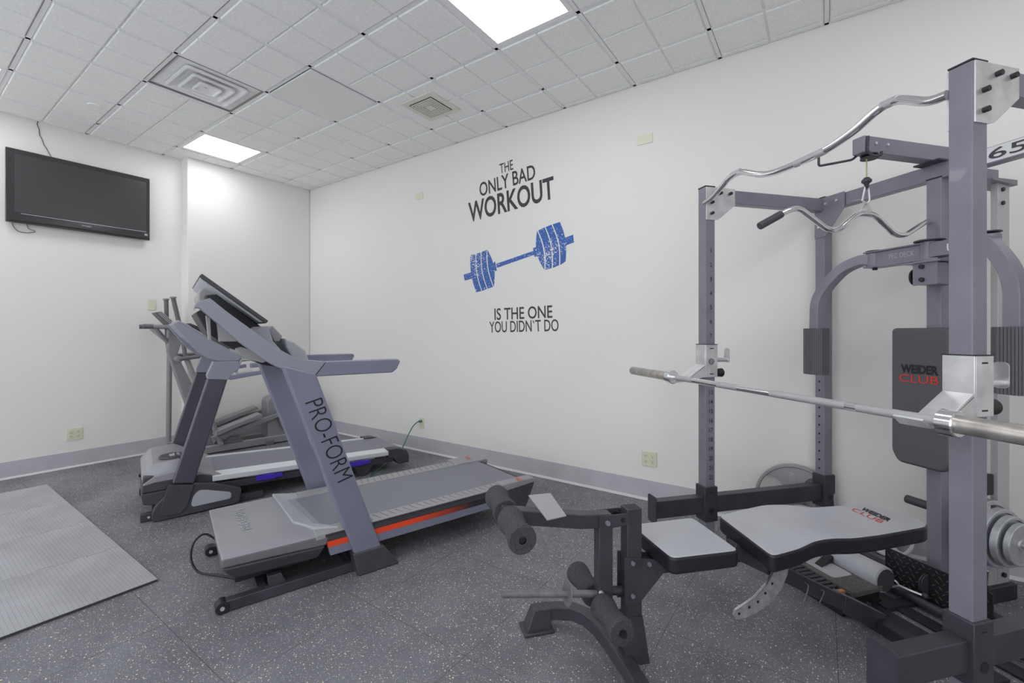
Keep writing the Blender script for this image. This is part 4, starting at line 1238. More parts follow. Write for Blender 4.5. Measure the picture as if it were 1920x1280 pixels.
# lat arm reaching forward from the crossbar
la = mb().box(0.572, 0.628, 0.335, 0.98, 2.092, 2.166).build('lat_arm', 'frame', t, bevel=0.004, seg=3)
mb().box(0.545, 0.655, 0.75, 0.90, 2.086, 2.093).build('lat_arm_plate', 'frame_dk', la)
mb().lathe([(0, 0), (0, 0.034), (0.006, 0.034), (0.010, 0.020), (0.014, 0.034), (0.020, 0.034), (0.020, 0)], (0.60, 0.40, 2.074), (0, 0, 1), 28).build('pulley', 'black', la)
for c in ((0.40, 2.135), (0.47, 2.135)):
    mb().cyl((0.628, *c), (0.634, *c), 0.007, 6).build('bolt', 'zinc', la)
mb().tube(rounded([(0.572, 0.365, 2.098), (0.572, 0.335, 2.075), (0.50, 0.225, 2.062), (0.50, 0.225, 2.115)], 0.012), 0.0055, 10).build('bar_hook', 'frame_dk', la)
mb().tube(rounded([(0.634, 0.350, 2.160), (0.634, 0.345, 2.095), (0.64, 0.37, 2.070), (0.66, 0.39, 2.068), (0.662, 0.39, 2.085)], 0.012), 0.0055, 10).build('bar_hook', 'frame_dk', la)
cb = mb().tube([(0.60, 0.385, 2.075), (0.60, 0.385, 1.985)], 0.0028, 8).build('lat_cable', 'cable', t, label='yellow-green coated cable')
mb().lathe([(0, 0), (0.0, 0.010), (-0.012, 0.020), (-0.020, 0.020), (-0.030, 0.010), (-0.045, 0.008), (-0.055, 0.0)], (0.60, 0.385, 1.988), (0, 0, 1), 18).build('cable_stop', 'frame_dk', cb)

# pec deck head: bracket, hub, link box, pivots, two arms with ribbed foam
HUBY = 0.705
mb().prism([(0.600, 1.620), (0.700, 1.620), (0.700, 1.500), (0.600, 1.500)], 'y', 0.665, 0.672).build('pec_bracket', 'frame', t, bevel=0.001)
mb().box(0.620, 0.700, 0.672, 0.80, 1.500, 1.600).build('pec_bracket_box', 'frame', t, bevel=0.003)
mb().box(0.560, 0.720, 0.650, 0.76, 1.602, 1.610).build('pec_bracket_plate', 'frame', t, bevel=0.001)
for z in (1.525, 1.585):
    mb().cyl((0.640, 0.665, z), (0.640, 0.655, z), 0.011, 6).build('bolt', 'black', t)
mb().lathe([(0, 0), (0, 0.040), (0.008, 0.040), (0.012, 0.028), (0.018, 0.040), (0.026, 0.040), (0.026, 0)], (0.572, 0.72, 1.545), (1, 0, 0), 28).build('pec_pulley', 'black', t)
mb().box(0.665, 0.775, 0.668, 0.742, 1.625, 1.692).build('pec_centre_box', 'frame', t, bevel=0.003)
mb().text('U', (0.735, 0.6675, 1.640), (0.022, 0, 0), (0, 0, 0.034), bold=0.05, th=0.0006).build('pec_lettering', 'whiteink', t, flip=False)
for (s, hx, px_, path) in (
        (-1, 0.645, 0.398, [(0.390, 0.700, 1.655), (0.355, 0.685, 1.662), (0.275, 0.652, 1.632), (0.210, 0.610, 1.540), (0.184, 0.575, 1.455), (0.184, 0.565, 1.045)]),
        (1, 0.785, 0.860, [(0.868, 0.690, 1.655), (0.885, 0.660, 1.648), (0.935, 0.615, 1.605), (0.990, 0.585, 1.530), (1.016, 0.568, 1.455), (1.016, 0.565, 1.045)])):
    pa = mb().cyl((hx, HUBY, 1.615), (hx, HUBY, 1.702), 0.038, 28).build('pec_hub', 'frame', t, bevel=0.003)
    mb().cyl((hx, HUBY, 1.702), (hx, HUBY, 1.709), 0.058, 32).build('hub_washer', 'frame_dk', pa, bevel=0.002)
    lo_, hi_ = min(hx, px_), max(hx, px_)
    lk = mb().box(lo_, hi_, 0.676, 0.682, 1.622, 1.690)
    lk.box(lo_ - 0.03, hi_, 0.662, 0.748, 1.690, 1.697)
    lk.box(lo_ - 0.03, hi_, 0.662, 0.748, 1.614, 1.622)
    lk.box(lo_, hi_, 0.728, 0.734, 1.622, 1.690)
    lk = lk.build('pec_link', 'frame', t, bevel=0.0015)
    if s < 0:
        mb().text('PEC DECK', (0.487, 0.6755, 1.645), (0.112, 0, 0), (0, 0, 0.024), bold=0.0, th=0.0006).build('pec_lettering', 'greyink', lk, flip=False)
    pv = mb().cyl((px_, HUBY, 1.622), (px_, HUBY, 1.690), 0.038, 28).build('pec_pivot', 'frame', t, bevel=0.003)
    mb().cyl((px_, HUBY, 1.697), (px_, HUBY, 1.703), 0.040, 28).build('pivot_cap', 'frame_dk', pv, bevel=0.002)
    mb().cyl((px_, HUBY, 1.614), (px_, HUBY, 1.603), 0.012, 6).build('bolt', 'black', pv)
    ar = mb().bar(rounded(path, 0.05, 5), 0.052, 0.055, up=(0, 1, 0.0)).build('pec_arm', 'frame', t, bevel=0.004, seg=3)
    xp, yp = (0.184 if s < 0 else 1.016), 0.565
    a, b = 0.060, 0.052
    oct_ = [(xp - a, yp - b * .45), (xp - a * .45, yp - b), (xp + a * .45, yp - b), (xp + a, yp - b * .45), (xp + a, yp + b * .45), (xp + a * .45, yp + b), (xp - a * .45, yp + b), (xp - a, yp + b * .45)]
    ribs = []
    for i in range(8):
        p, q = Vector((*oct_[i], 0)), Vector((*oct_[(i + 1) % 8], 0))
        n = Vector(((q - p).y, -(q - p).x, 0)).normalized()
        for k in range(5):
            u = k / 5
            ribs += [tuple(p.lerp(q, u))[:2], tuple(p.lerp(q, u + .15))[:2]]
            w = p.lerp(q, u + .16) - n * 0.003; ribs.append((w.x, w.y))
            w = p.lerp(q, u + .19) - n * 0.003; ribs.append((w.x, w.y))
    mb().prism(ribs, 'z', 1.048, 1.302).build('foam_pad', 'ribfoam', ar)

# backrest on the centre post
bp = round_poly([(0.474, 1.302), (0.726, 1.302), (0.726, 0.690), (0.695, 0.640), (0.505, 0.640), (0.474, 0.690)], 0.022, 5)
br = mb().prism(bp, 'y', 0.705, 0.765).build('backrest', 'vinyl_dk', t, bevel=0.016, seg=5)
mb().box(0.50, 0.70, 0.765, 0.785, 0.70, 1.24).build('backrest_board', 'black', br)
mb().text('WEIDER', (0.522, 0.7042, 1.083), (0.158, 0, 0), (0, 0, 0.043), bold=0.045, th=0.0012).build('backrest_lettering', 'ink', br, flip=False)
mb().text('CLUB', (0.516, 0.7042, 1.040), (0.166, 0, 0), (0, 0, 0.037), bold=0.0, th=0.0012).build('backrest_lettering', 'red', br, flip=False)
mb().box(0.575, 0.625, 0.78, 0.80, 0.80, 1.20).build('backrest_bracket', 'frame', t)

# weight tower behind the centre post
tw = mb().box(0.655, 0.683, 1.085, 1.165, 0.10, 2.01).build('tower_post', 'silverpaint', t, bevel=0.002, label='pale grey rear tower post')
for z in (1.965, 1.90):
    mb().cyl((0.683, 1.115, z), (0.690, 1.115, z), 0.010, 6).build('bolt', 'black', tw)
mb().prism([(1.02, 2.012), (1.19, 2.012), (1.19, 1.985), (1.02, 2.0)], 'x', 0.60, 0.70).build('tower_top_plate', 'frame', t, bevel=0.002)
mb().box(0.575, 0.625, BY + CB, 1.20, 2.012, 2.088).build('tower_top_beam', 'frame', t, bevel=0.004)
for x, y in ((0.640, 1.045), (0.560, 1.045)):
    mb().cyl((x, y, 0.10), (x, y, 2.01), 0.0125, 18).build('guide_rod', 'chrome', t, label='chrome guide rod')
mb().tube([(0.655, 1.03, 0.62), (0.655, 1.03, 1.98)], 0.003, 8).build('tower_cable', 'cable', t, label='yellow-green coated cable')
mb().box(0.50, 0.672, 0.99, 1.08, 0.50, 0.60).build('weight_carriage', 'black', t, bevel=0.006)
mb().box(0.52, 0.70, 1.00, 1.19, 0.0, 0.075).build('tower_foot', 'frame_bk', t, bevel=0.004)
mb().prism([(1.03, 0.075), (1.17, 0.075), (1.17, 0.17), (1.13, 0.20), (1.05, 0.20)], 'x', 0.672, 0.680).build('tower_foot_bracket', 'silverpaint', t, bevel=0.002)
mb().cyl((0.680, 1.12, 0.12), (0.692, 1.12, 0.12), 0.012, 6).build('bolt', 'black', t)
HZ, HY_ = 0.338, 0.985
mb().cyl((0.58, HY_, HZ), (0.98, HY_, HZ), 0.0125, 18).build('weight_horn', 'worn', t)
mb().box(0.56, 0.672, 0.955, 1.02, HZ - 0.05, 0.52).build('horn_block', 'black', t, bevel=0.004)
hn = mb().cyl((0.44, 0.86, 0.42), (0.60, 0.86, 0.42), 0.021, 20).build('storage_peg', 'tm_low', t, bevel=0.004)

# footplate, base strip and low pulley
BS = mb().box(0.36, 1.05, 0.375, 0.475, 0.004, 0.016).build('base_strip', 'frame_bk', t, bevel=0.002)
mb().tube([(0.37, 0.655, 0.032), (1.05, 0.655, 0.032)], 0.020, 16).build('base_tube', 'frame_dk', t)
mb().box(0.36, 1.10, 0.53, 0.60, 0.004, 0.012).build('base_strip', 'frame_bk', t, bevel=0.001)
mb().box(0.574, 0.626, 0.475, 0.80, 0.004, 0.02).build('base_spine', 'frame_bk', t)
fp = mb()
fp.prism(round_poly([(0.452, 0.012), (0.452, 0.196), (0.875, 0.196), (0.875, 0.012)], 0.010, 3), 'y', 0.700, 0.706)
fp = fp.build('foot_plate', 'tread', t, label='black diamond-tread foot plate')
rb = mb()
k = 0
for r in range(8):
    for c in range(15):
        x = 0.470 + c * 0.0275 + (0.0137 if r % 2 else 0)
        z = 0.026 + r * 0.0225
        if x > 0.862 or z > 0.188 or (0.618 < x < 0.655 and 0.06 < z < 0.17):
            continue
        a = math.radians(42 if (c + r) % 2 else -42)
        dx, dz = math.cos(a) * 0.011, math.sin(a) * 0.011
        nx, nz = -math.sin(a) * 0.0022, math.cos(a) * 0.0022
        rb.hexa([(x - dx, 0.7005, z - dz), (x + nx, 0.7005, z + nz), (x + dx, 0.7005, z + dz), (x - nx, 0.7005, z - nz)],
                [(x - dx, 0.6992, z - dz), (x + nx * .7, 0.6975, z + nz * .7), (x + dx, 0.6992, z + dz), (x - nx * .7, 0.6975, z - nz * .7)])
rb.build('tread_pattern', 'treadrib', fp)
mb().box(0.622, 0.652, 0.6985, 0.7002, 0.065, 0.168).build('cable_slot', 'ink', fp)
mb().lathe([(0, 0), (0, 0.046), (0.004, 0.046), (0.007, 0.036), (0.010, 0.046), (0.014, 0.046), (0.014, 0)], (0.629, 0.703, 0.108), (1, 0, 0), 28).build('low_pulley', 'tm_low', t)
mb().tube(rounded([(0.640, 0.665, 0.062), (0.60, 0.64, 0.068), (0.565, 0.63, 0.070)], 0.01), 0.006, 10).build('cable_clip', 'zinc', t)
mb().ball((0.648, 0.672, 0.063), 0.014, 8).build('cable_stop', 'frame_dk', t)
mb().tube(rounded([(0.565, 0.630, 0.070), (0.545, 0.635, 0.085), (0.525, 0.625, 0.070), (0.545, 0.620, 0.055)], 0.012), 0.0045, 8, closed=True).build('spring_clip', 'zinc', t)

# J-hooks: zinc sleeves with a swept cradle in front and a safety peg behind
for x in (0.0, BX):
    j = mb()
    j.box(x - 0.041, x + 0.041, -0.0405, -0.034, 1.030, 1.212)
    j.box(x + 0.0345, x + 0.041, -0.034, 0.040, 1.030, 1.212)
    j.box(x - 0.041, x - 0.0345, -0.034, 0.040, 1.030, 1.212)
    j = j.build('rack_hook', 'zinc', t, bevel=0.0015, label='bright zinc bar hook')
    mb().box(x - 0.042, x + 0.042, -0.0415, 0.041, 1.212, 1.2145).build('hook_top', 'ink', j)
    for z in (1.188, 1.046):
        mb().box(x + 0.041, x + 0.0418, -0.010, 0.014, z, z + 0.005).build('slot', 'ink', j)
    if x == 0:
        mb().lathe([(0, 0.0135), (0, 0.0165), (0.002, 0.0165), (0.002, 0.0135)], (x + 0.0405, 0.0, 1.118), (1, 0, 0), 24, closed=True).build('pin_ring', 'ink', j)
        mb().text('10', (x + 0.0414, -0.009, 1.109), (0, 0.017, 0), (0, 0, 0.018), th=0.0008).build('height_number', 'ink', j, flip=False)
    # cradle profile in the y-z plane
    cr = [(-0.036, 1.092), (-0.041, 1.092), (-0.150, 1.020), (-0.176, 1.008), (-0.218, 1.006), (-0.246, 1.030), (-0.243, 1.036), (-0.214, 1.013), (-0.178, 1.014), (-0.150, 1.030), (-0.041, 1.100)]
    mb().prism(cr, 'x', x - 0.040, x + 0.040).build('hook_cradle', 'zinc', j, bevel=0.001)
    mb().prism([(-0.036, 1.030), (-0.036, 1.092), (-0.150, 1.020), (-0.125, 1.012), (-0.06, 1.030)], 'x', x - 0.040, x - 0.035).build('cradle_web', 'zinc', j)
    mb().prism([(-0.036, 1.030), (-0.036, 1.092), (-0.150, 1.020), (-0.125, 1.012), (-0.06, 1.030)], 'x', x + 0.035, x + 0.040).build('cradle_web', 'zinc', j)
    mb().cyl((x + 0.01, 0.040, 1.125), (x + 0.01, 0.125, 1.125), 0.0125, 18).build('safety_peg', 'zinc', j)
    mb().prism(round_poly([(x - 0.010, 1.108), (x + 0.030, 1.108), (x + 0.030, 1.190), (x - 0.010, 1.190)], 0.016, 5), 'y', 0.125, 0.129).build('peg_plate', 'zinc', j)
    mb().lathe([(0, 0.010), (0.012, 0.012), (0.020, 0.022), (0.050, 0.025), (0.056, 0.020), (0.056, 0)], (x + 0.01, 0.040, 1.052), (0, 1, 0), 24).build('pull_knob', 'black', j, label='black plastic pull knob')

# ================================================================ BARBELL
by, bz = -0.200, 1.0295
t = thing('barbell', 'long steel barbell resting across the two rack hooks', 'barbell', RK, (0.62, by, bz))
mb().cyl((-0.03, by, bz), (1.27, by, bz), 0.0140, 24).build('shaft', 'chrome', t)
for (a, b) in ((0.015, 0.155), (0.345, 0.475), (0.66, 0.98)):
    mb().cyl((a, by, bz), (b, by, bz), 0.01435, 24).build('knurling', 'steel', t)
for (a, b) in ((1.02, 1.245),):
    mb().cyl((a, by, bz), (b, by, bz), 0.01435, 24).build('knurling', 'steel', t)
for (xc, s) in ((-0.030, -1), (1.270, 1)):
    mb().lathe([(0, 0.013), (0, 0.034), (0.003, 0.0375), (0.040, 0.0375), (0.043, 0.034), (0.043, 0.025)], (xc - s * 0.012, by, bz), (s, 0, 0), 40).build('collar', 'chrome', t)
    mb().lathe([(0, 0.0255), (0.405, 0.0255), (0.410, 0.022), (0.411, 0)], (xc + s * 0.030, by, bz), (s, 0, 0), 36).build('sleeve', 'worn', t, label='rusty worn sleeve end' if s < 0 else 'dull worn steel sleeve')

# ================================================================ LAT BAR on its carabiner
t = thing('lat_pulldown_bar', 'bent chrome pulldown bar with black grips hanging from the cable', 'bar', RK, (0.60, 0.385, 1.85))
cx_, cy_ = 0.585, 0.402
LB = [(-0.01, -0.575, 1.742), (0.0, -0.445, 1.812), (0.0, -0.385, 1.830), (0.0, -0.225, 1.742), (0.0, -0.165, 1.742), (0, -0.05, 1.828), (0, 0.05, 1.828), (0, 0.175, 1.740), (0, 0.235, 1.740), (0, 0.385, 1.822), (0, 0.445, 1.812), (-0.01, 0.575, 1.742)]
mb().tube(rounded([(cx_ + a, cy_ + b, c) for a, b, c in LB], 0.04, 5), 0.0125, 18).build('bar', 'chrome', t)
for e, f in ((0, 1), (-1, -2)):
    A_ = Vector((cx_ + LB[e][0], cy_ + LB[e][1], LB[e][2])); B_ = Vector((cx_ + LB[f][0], cy_ + LB[f][1], LB[f][2]))
    d = (B_ - A_).normalized()
    mb().tube([A_ - d * 0.006, A_ + d * 0.115], 0.0165, 18).build('grip', 'tm_low', t, bevel=0.003)
mb().prism([(cy_ - 0.040, 1.832), (cy_ + 0.040, 1.832), (cy_ + 0.006, 1.882), (cy_ - 0.006, 1.882)], 'x', cx_ - 0.003, cx_ + 0.003).build('eye_plate', 'zinc', t)
cy2 = 0.390
mb().tube(rounded([(0.597, cy2 - 0.010, 1.945), (0.597, cy2 + 0.010, 1.945), (0.594, cy2 + 0.022, 1.885), (0.594, cy2, 1.868), (0.594, cy2 - 0.022, 1.885)], 0.010, 3), 0.0042, 10, closed=True).build('carabiner', 'zinc', t)

# ================================================================ WEIGHT BENCH
BXc = 0.68
t = thing('weight_bench', 'flat grey-padded weight bench with a leg-curl frame at its front end', 'bench', RK, (BXc, -0.2, 0))
bench = t
# seat and back pads
seat = [(0.535, -0.775), (0.822, -0.775), (0.832, -0.500), (0.535, -0.480)]
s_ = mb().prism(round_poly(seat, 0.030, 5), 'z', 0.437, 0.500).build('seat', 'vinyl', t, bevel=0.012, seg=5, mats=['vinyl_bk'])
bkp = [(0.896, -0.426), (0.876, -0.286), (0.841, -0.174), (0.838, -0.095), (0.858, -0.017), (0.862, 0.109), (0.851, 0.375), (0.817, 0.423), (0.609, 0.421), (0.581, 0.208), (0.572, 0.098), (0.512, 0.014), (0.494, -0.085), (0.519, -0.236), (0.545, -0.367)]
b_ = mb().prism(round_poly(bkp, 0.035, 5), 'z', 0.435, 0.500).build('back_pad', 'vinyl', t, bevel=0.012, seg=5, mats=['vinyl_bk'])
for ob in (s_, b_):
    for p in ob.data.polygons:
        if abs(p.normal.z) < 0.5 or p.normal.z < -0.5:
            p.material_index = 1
LT = [(0.648, 0.283), (0.777, 0.268), (0.670, 0.226)]
mb().text('WEIDER', (*LT[0], 0.5006), (LT[1][0] - LT[0][0], LT[1][1] - LT[0][1], 0), (-0.010, 0.040, 0), bold=0.045, th=0.0008).build('pad_lettering', 'ink', b_, flip=False)
mb().text('CLUB', (LT[0][0] - 0.006, LT[0][1] - 0.045, 0.5006), (LT[1][0] - LT[0][0] + 0.01, LT[1][1] - LT[0][1], 0), (-0.010, 0.038, 0), bold=-0.008, th=0.0008).build('pad_lettering', 'red', b_, flip=False)
# frame under the pads
mb().box(BXc - 0.025, BXc + 0.025, -0.80, -0.28, 0.380, 0.432).build('seat_rail', 'frame_bk', t, bevel=0.003)
mb().box(BXc - 0.10, BXc + 0.10, -0.72, -0.70, 0.425, 0.437).build('pad_bracket', 'frame_bk', t)
mb().box(BXc - 0.10, BXc + 0.10, -0.56, -0.54, 0.425, 0.437).build('pad_bracket', 'frame_bk', t)
mb().box(BXc - 0.09, BXc - 0.06, -0.36, 0.34, 0.405, 0.435).box(BXc + 0.06, BXc + 0.09, -0.36, 0.34, 0.405, 0.435).box(BXc - 0.09, BXc + 0.09, 0.10, 0.13, 0.405, 0.43).build('back_pad_frame', 'frame_bk', t, bevel=0.002)
mb().bar([(BXc, -0.42, 0.430), (BXc, 0.300, 0.048)], 0.052, 0.056, up=(0, 0.5, 1)).build('main_spine', 'frame_dk', t, bevel=0.003)
br_ = mb().prism([(0.13, 0.175), (0.345, 0.062), (0.345, 0.002), (0.300, 0.002), (0.115, 0.105)], 'x', BXc + 0.0265, BXc + 0.0315).build('foot_bracket', 'frame_dk', t, bevel=0.001)
mb().hexa([(BXc - 0.03, 0.13, 0.172), (BXc + 0.031, 0.13, 0.172), (BXc + 0.031, 0.345, 0.059), (BXc - 0.03, 0.345, 0.059)],
          [(BXc - 0.03, 0.132, 0.176), (BXc + 0.031, 0.132, 0.176), (BXc + 0.031, 0.347, 0.063), (BXc - 0.03, 0.347, 0.063)]).build('foot_bracket_top', 'frame', t)
for y, z in ((0.175, 0.156), (0.29, 0.096)):
    mb().cyl((BXc, y, z), (BXc, y + 0.004, z + 0.010), 0.009, 6).build('bolt', 'black', t)
mb().box(BXc - 0.32, BXc + 0.37, 0.288, 0.340, 0.0, 0.050).build('rear_stabiliser', 'frame_bk', t, bevel=0.003)
mb().tube(rounded([(BXc + 0.03, -0.085, 0.262), (BXc + 0.05, -0.085, 0.262), (BXc + 0.055, -0.10, 0.235), (BXc + 0.05, -0.11, 0.20)], 0.012), 0.0022, 8).build('hitch_pin', 'dullsteel', t)
mb().tube(rounded([(BXc + 0.03, 0.0, 0.22), (BXc + 0.045, 0.0, 0.222), (BXc + 0.05, -0.03, 0.185)], 0.01), 0.0022, 8).build('hitch_pin', 'dullsteel', t)
# curved adjustment quadrant with holes
QP = [(-0.233, 0.397), (-0.244, 0.347), (-0.282, 0.293), (-0.340, 0.247), (-0.394, 0.224), (-0.428, 0.210), (-0.436, 0.191), (-0.424, 0.172), (-0.394, 0.170), (-0.330, 0.183), (-0.269, 0.209), (-0.213, 0.258), (-0.182, 0.314), (-0.171, 0.385)]
qp = mb().prism(QP, 'x', 0.717, 0.723).build('adjustment_quadrant', 'zincdull', t, bevel=0.001, label='curved zinc adjustment plate')
e_ = [(-0.233, 0.397), (-0.244, 0.347), (-0.282, 0.293), (-0.340, 0.247), (-0.394, 0.224), (-0.428, 0.210), (-0.436, 0.191)]
ep = []
for i, q in enumerate(e_):
    ep.append(q)
for q in e_[::-1]:
    ep.append((q[0] + 0.0015, q[1] - 0.0022))
mb().prism(ep, 'x', 0.7155, 0.7245).build('quadrant_edge', 'chrome', qp)  # bright strip stands in for light caught on the plate's edge
for c in [(-0.412, 0.193), (-0.365, 0.211), (-0.325, 0.226), (-0.290, 0.255), (-0.257, 0.288)]:
    mb().cyl((0.7228, *c), (0.7238, *c), 0.0055, 12).build('quadrant_hole', 'ink', qp)
mb().prism([(-0.26, 0.34), (-0.19, 0.32), (-0.17, 0.42), (-0.29, 0.42)], 'x', 0.716, 0.722).build('quadrant_bracket', 'frame', t)
# front post, gusset, arched foot
FPX = BXc
mb().box(FPX - 0.026, FPX + 0.026, -0.880, -0.820, 0.08, 0.634).build('front_post', 'frame_dk', t, bevel=0.003)
mb().box(FPX - 0.020, FPX + 0.020, -0.874, -0.826, 0.6325, 0.6345).build('post_mouth', 'ink', t)
for s in (-1, 1):
    xg = (FPX + s * 0.026, FPX + s * 0.031)
    g = mb().prism([(-0.892, 0.462), (-0.72, 0.432), (-0.715, 0.405), (-0.835, 0.285), (-0.892, 0.285)], 'x', min(xg), max(xg)).build('post_gusset', 'frame_dk', t, bevel=0.001)
    for c in ((-0.862, 0.440), (-0.795, 0.428), (-0.862, 0.320)):
        mb().cyl((xg[1] if s > 0 else xg[0], *c), ((xg[1] if s > 0 else xg[0]) + s * 0.008, *c), 0.008, 6).build('bolt', 'frame', g)
    xg = (FPX + s * 0.026, FPX + s * 0.031)
    mb().prism([(-0.89, 0.24), (-0.82, 0.24), (-0.79, 0.06), (-0.83, 0.06), (-0.89, 0.10)], 'x', min(xg), max(xg)).build('foot_gusset', 'frame_dk', t, bevel=0.001)
arch = [(0.338, -1.100, 0.066), (0.341, -1.030, 0.070), (0.372, -0.960, 0.074), (0.425, -0.918, 0.076), (0.500, -0.896, 0.076), (0.62, -0.890, 0.076), (0.76, -0.890, 0.076), (0.90, -0.902, 0.078), (0.985, -0.935, 0.078), (1.03, -0.995, 0.072), (1.045, -1.10, 0.066)]
mb().bar(arch, 0.052, 0.055).build('front_foot_arch', 'frame_dk', t, bevel=0.004)
for fx in (0.338, 1.045):
    f = mb().hexa([(fx - 0.036, -1.165, 0.012), (fx + 0.036, -1.165, 0.012), (fx + 0.034, -1.055, 0.012), (fx - 0.034, -1.055, 0.012)],
                  [(fx - 0.029, -1.130, 0.097), (fx + 0.029, -1.130, 0.097), (fx + 0.029, -1.052, 0.097), (fx - 0.029, -1.052, 0.097)]).build('foot_cap', 'tm_low', t, bevel=0.005, seg=3)
    for yy in (-1.115, -1.098, -1.081):
        mb().box(fx - 0.0305, fx + 0.0305, yy, yy + 0.006, 0.04, 0.0985).build('cap_rib', 'tm_low', f, bevel=0.001)
    mb().box(fx - 0.048, fx + 0.048, -1.178, -1.045, 0.0, 0.014).build('foot_flange', 'tm_low', f, bevel=0.004)
# leg-curl lever
lv = mb().box(FPX - 0.024, FPX + 0.024, -0.990, -0.936, 0.300, 0.612).build('curl_lever', 'frame_dk', t, bevel=0.003)
for s in (-1, 1):
    xg = (FPX + s * 0.0265, FPX + s * 0.0305)
    g = mb().prism(round_poly([(-0.992, 0.622), (-0.880, 0.622), (-0.872, 0.612), (-0.872, 0.590), (-0.885, 0.580), (-0.985, 0.572), (-0.992, 0.582)], 0.008, 3), 'x', min(xg), max(xg)).build('lever_bracket', 'frame_dk', t)
    mb().cyl(((xg[1] if s > 0 else xg[0]), -0.962, 0.597), ((xg[1] if s > 0 else xg[0]) + s * 0.010, -0.962, 0.597), 0.009, 6).build('bolt', 'frame', g)
    mb().cyl(((xg[1] if s > 0 else xg[0]), -0.900, 0.600), ((xg[1] if s > 0 else xg[0]) + s * 0.001, -0.900, 0.600), 0.009, 16).build('hole', 'ink', g)
mb().bar([(FPX, -0.940, 0.597), (FPX, -1.06, 0.606), (FPX, -1.345, 0.655)], 0.048, 0.050).build('curl_arm', 'frame_dk', t, bevel=0.003)
mb().hexa([(FPX - 0.045, -1.235, 0.690), (FPX - 0.045, -1.150, 0.690), (FPX + 0.060, -1.130, 0.648), (FPX + 0.060, -1.200, 0.640)],
          [(FPX - 0.046, -1.236, 0.694), (FPX - 0.046, -1.151, 0.694), (FPX + 0.062, -1.130, 0.652), (FPX + 0.062, -1.200, 0.644)]).build('curl_tab', 'tm_strip', t, bevel=0.0005)
hr = mb().tube([(FPX, -0.93, 0.320), (FPX, -1.345, 0.378)], 0.0125, 16).build('curl_weight_horn', 'dullsteel', t)
mb().lathe([(0, 0.012), (0, 0.042), (0.004, 0.042), (0.004, 0.012)], (FPX, -1.105, 0.3445), (0, 1, -0.14), 28).build('horn_disc', 'dullsteel', hr)
mb().tube([(FPX, -0.885, 0.326), (FPX, -0.935, 0.333)], 0.0165, 16).build('horn_bush', 'frame_dk', t)


def roller(cx, cy, cz, x0, x1, r):
    """waisted foam roller along x"""
    L_ = x1 - x0
    pr = [(0, 0.012), (0, r * 0.90), (0.004, r * 0.98), (0.012, r), (L_ * .20, r * 0.97), (L_ * .38, r * 0.86), (L_ * .52, r * 0.82), (L_ * .66, r * 0.86), (L_ * .85, r * 0.97), (L_ - .012, r), (L_ - .004, r * .98), (L_, r * .90), (L_, 0.012)]
    ro = mb().lathe(pr, (x0, cy, cz), (1, 0, 0), 36).build('foam_roller', 'foam', bench)
    return ro


UY, UZ = -1.322, 0.646
mb().cyl((FPX - 0.19, UY, UZ), (FPX + 0.186, UY, UZ), 0.011, 14).build('roller_axle', 'ink', t)
roller(0, UY, UZ, FPX + 0.028, FPX + 0.190, 0.046)
roller(0, UY, UZ, FPX - 0.190, FPX - 0.028, 0.046)
LY, LZ = -0.984, 0.304
mb().cyl((FPX - 0.20, LY, LZ), (FPX + 0.196, LY, LZ), 0.011, 14).build('roller_axle', 'ink', t)
roller(0, LY, LZ, FPX + 0.030, FPX + 0.186, 0.046)
roller(0, LY, LZ, FPX - 0.200, FPX - 0.030, 0.046)
mb().cyl((FPX + 0.024, LY, LZ + 0.04), (FPX + 0.034, LY, LZ + 0.04), 0.010, 6).build('bolt', 'zinc', t)


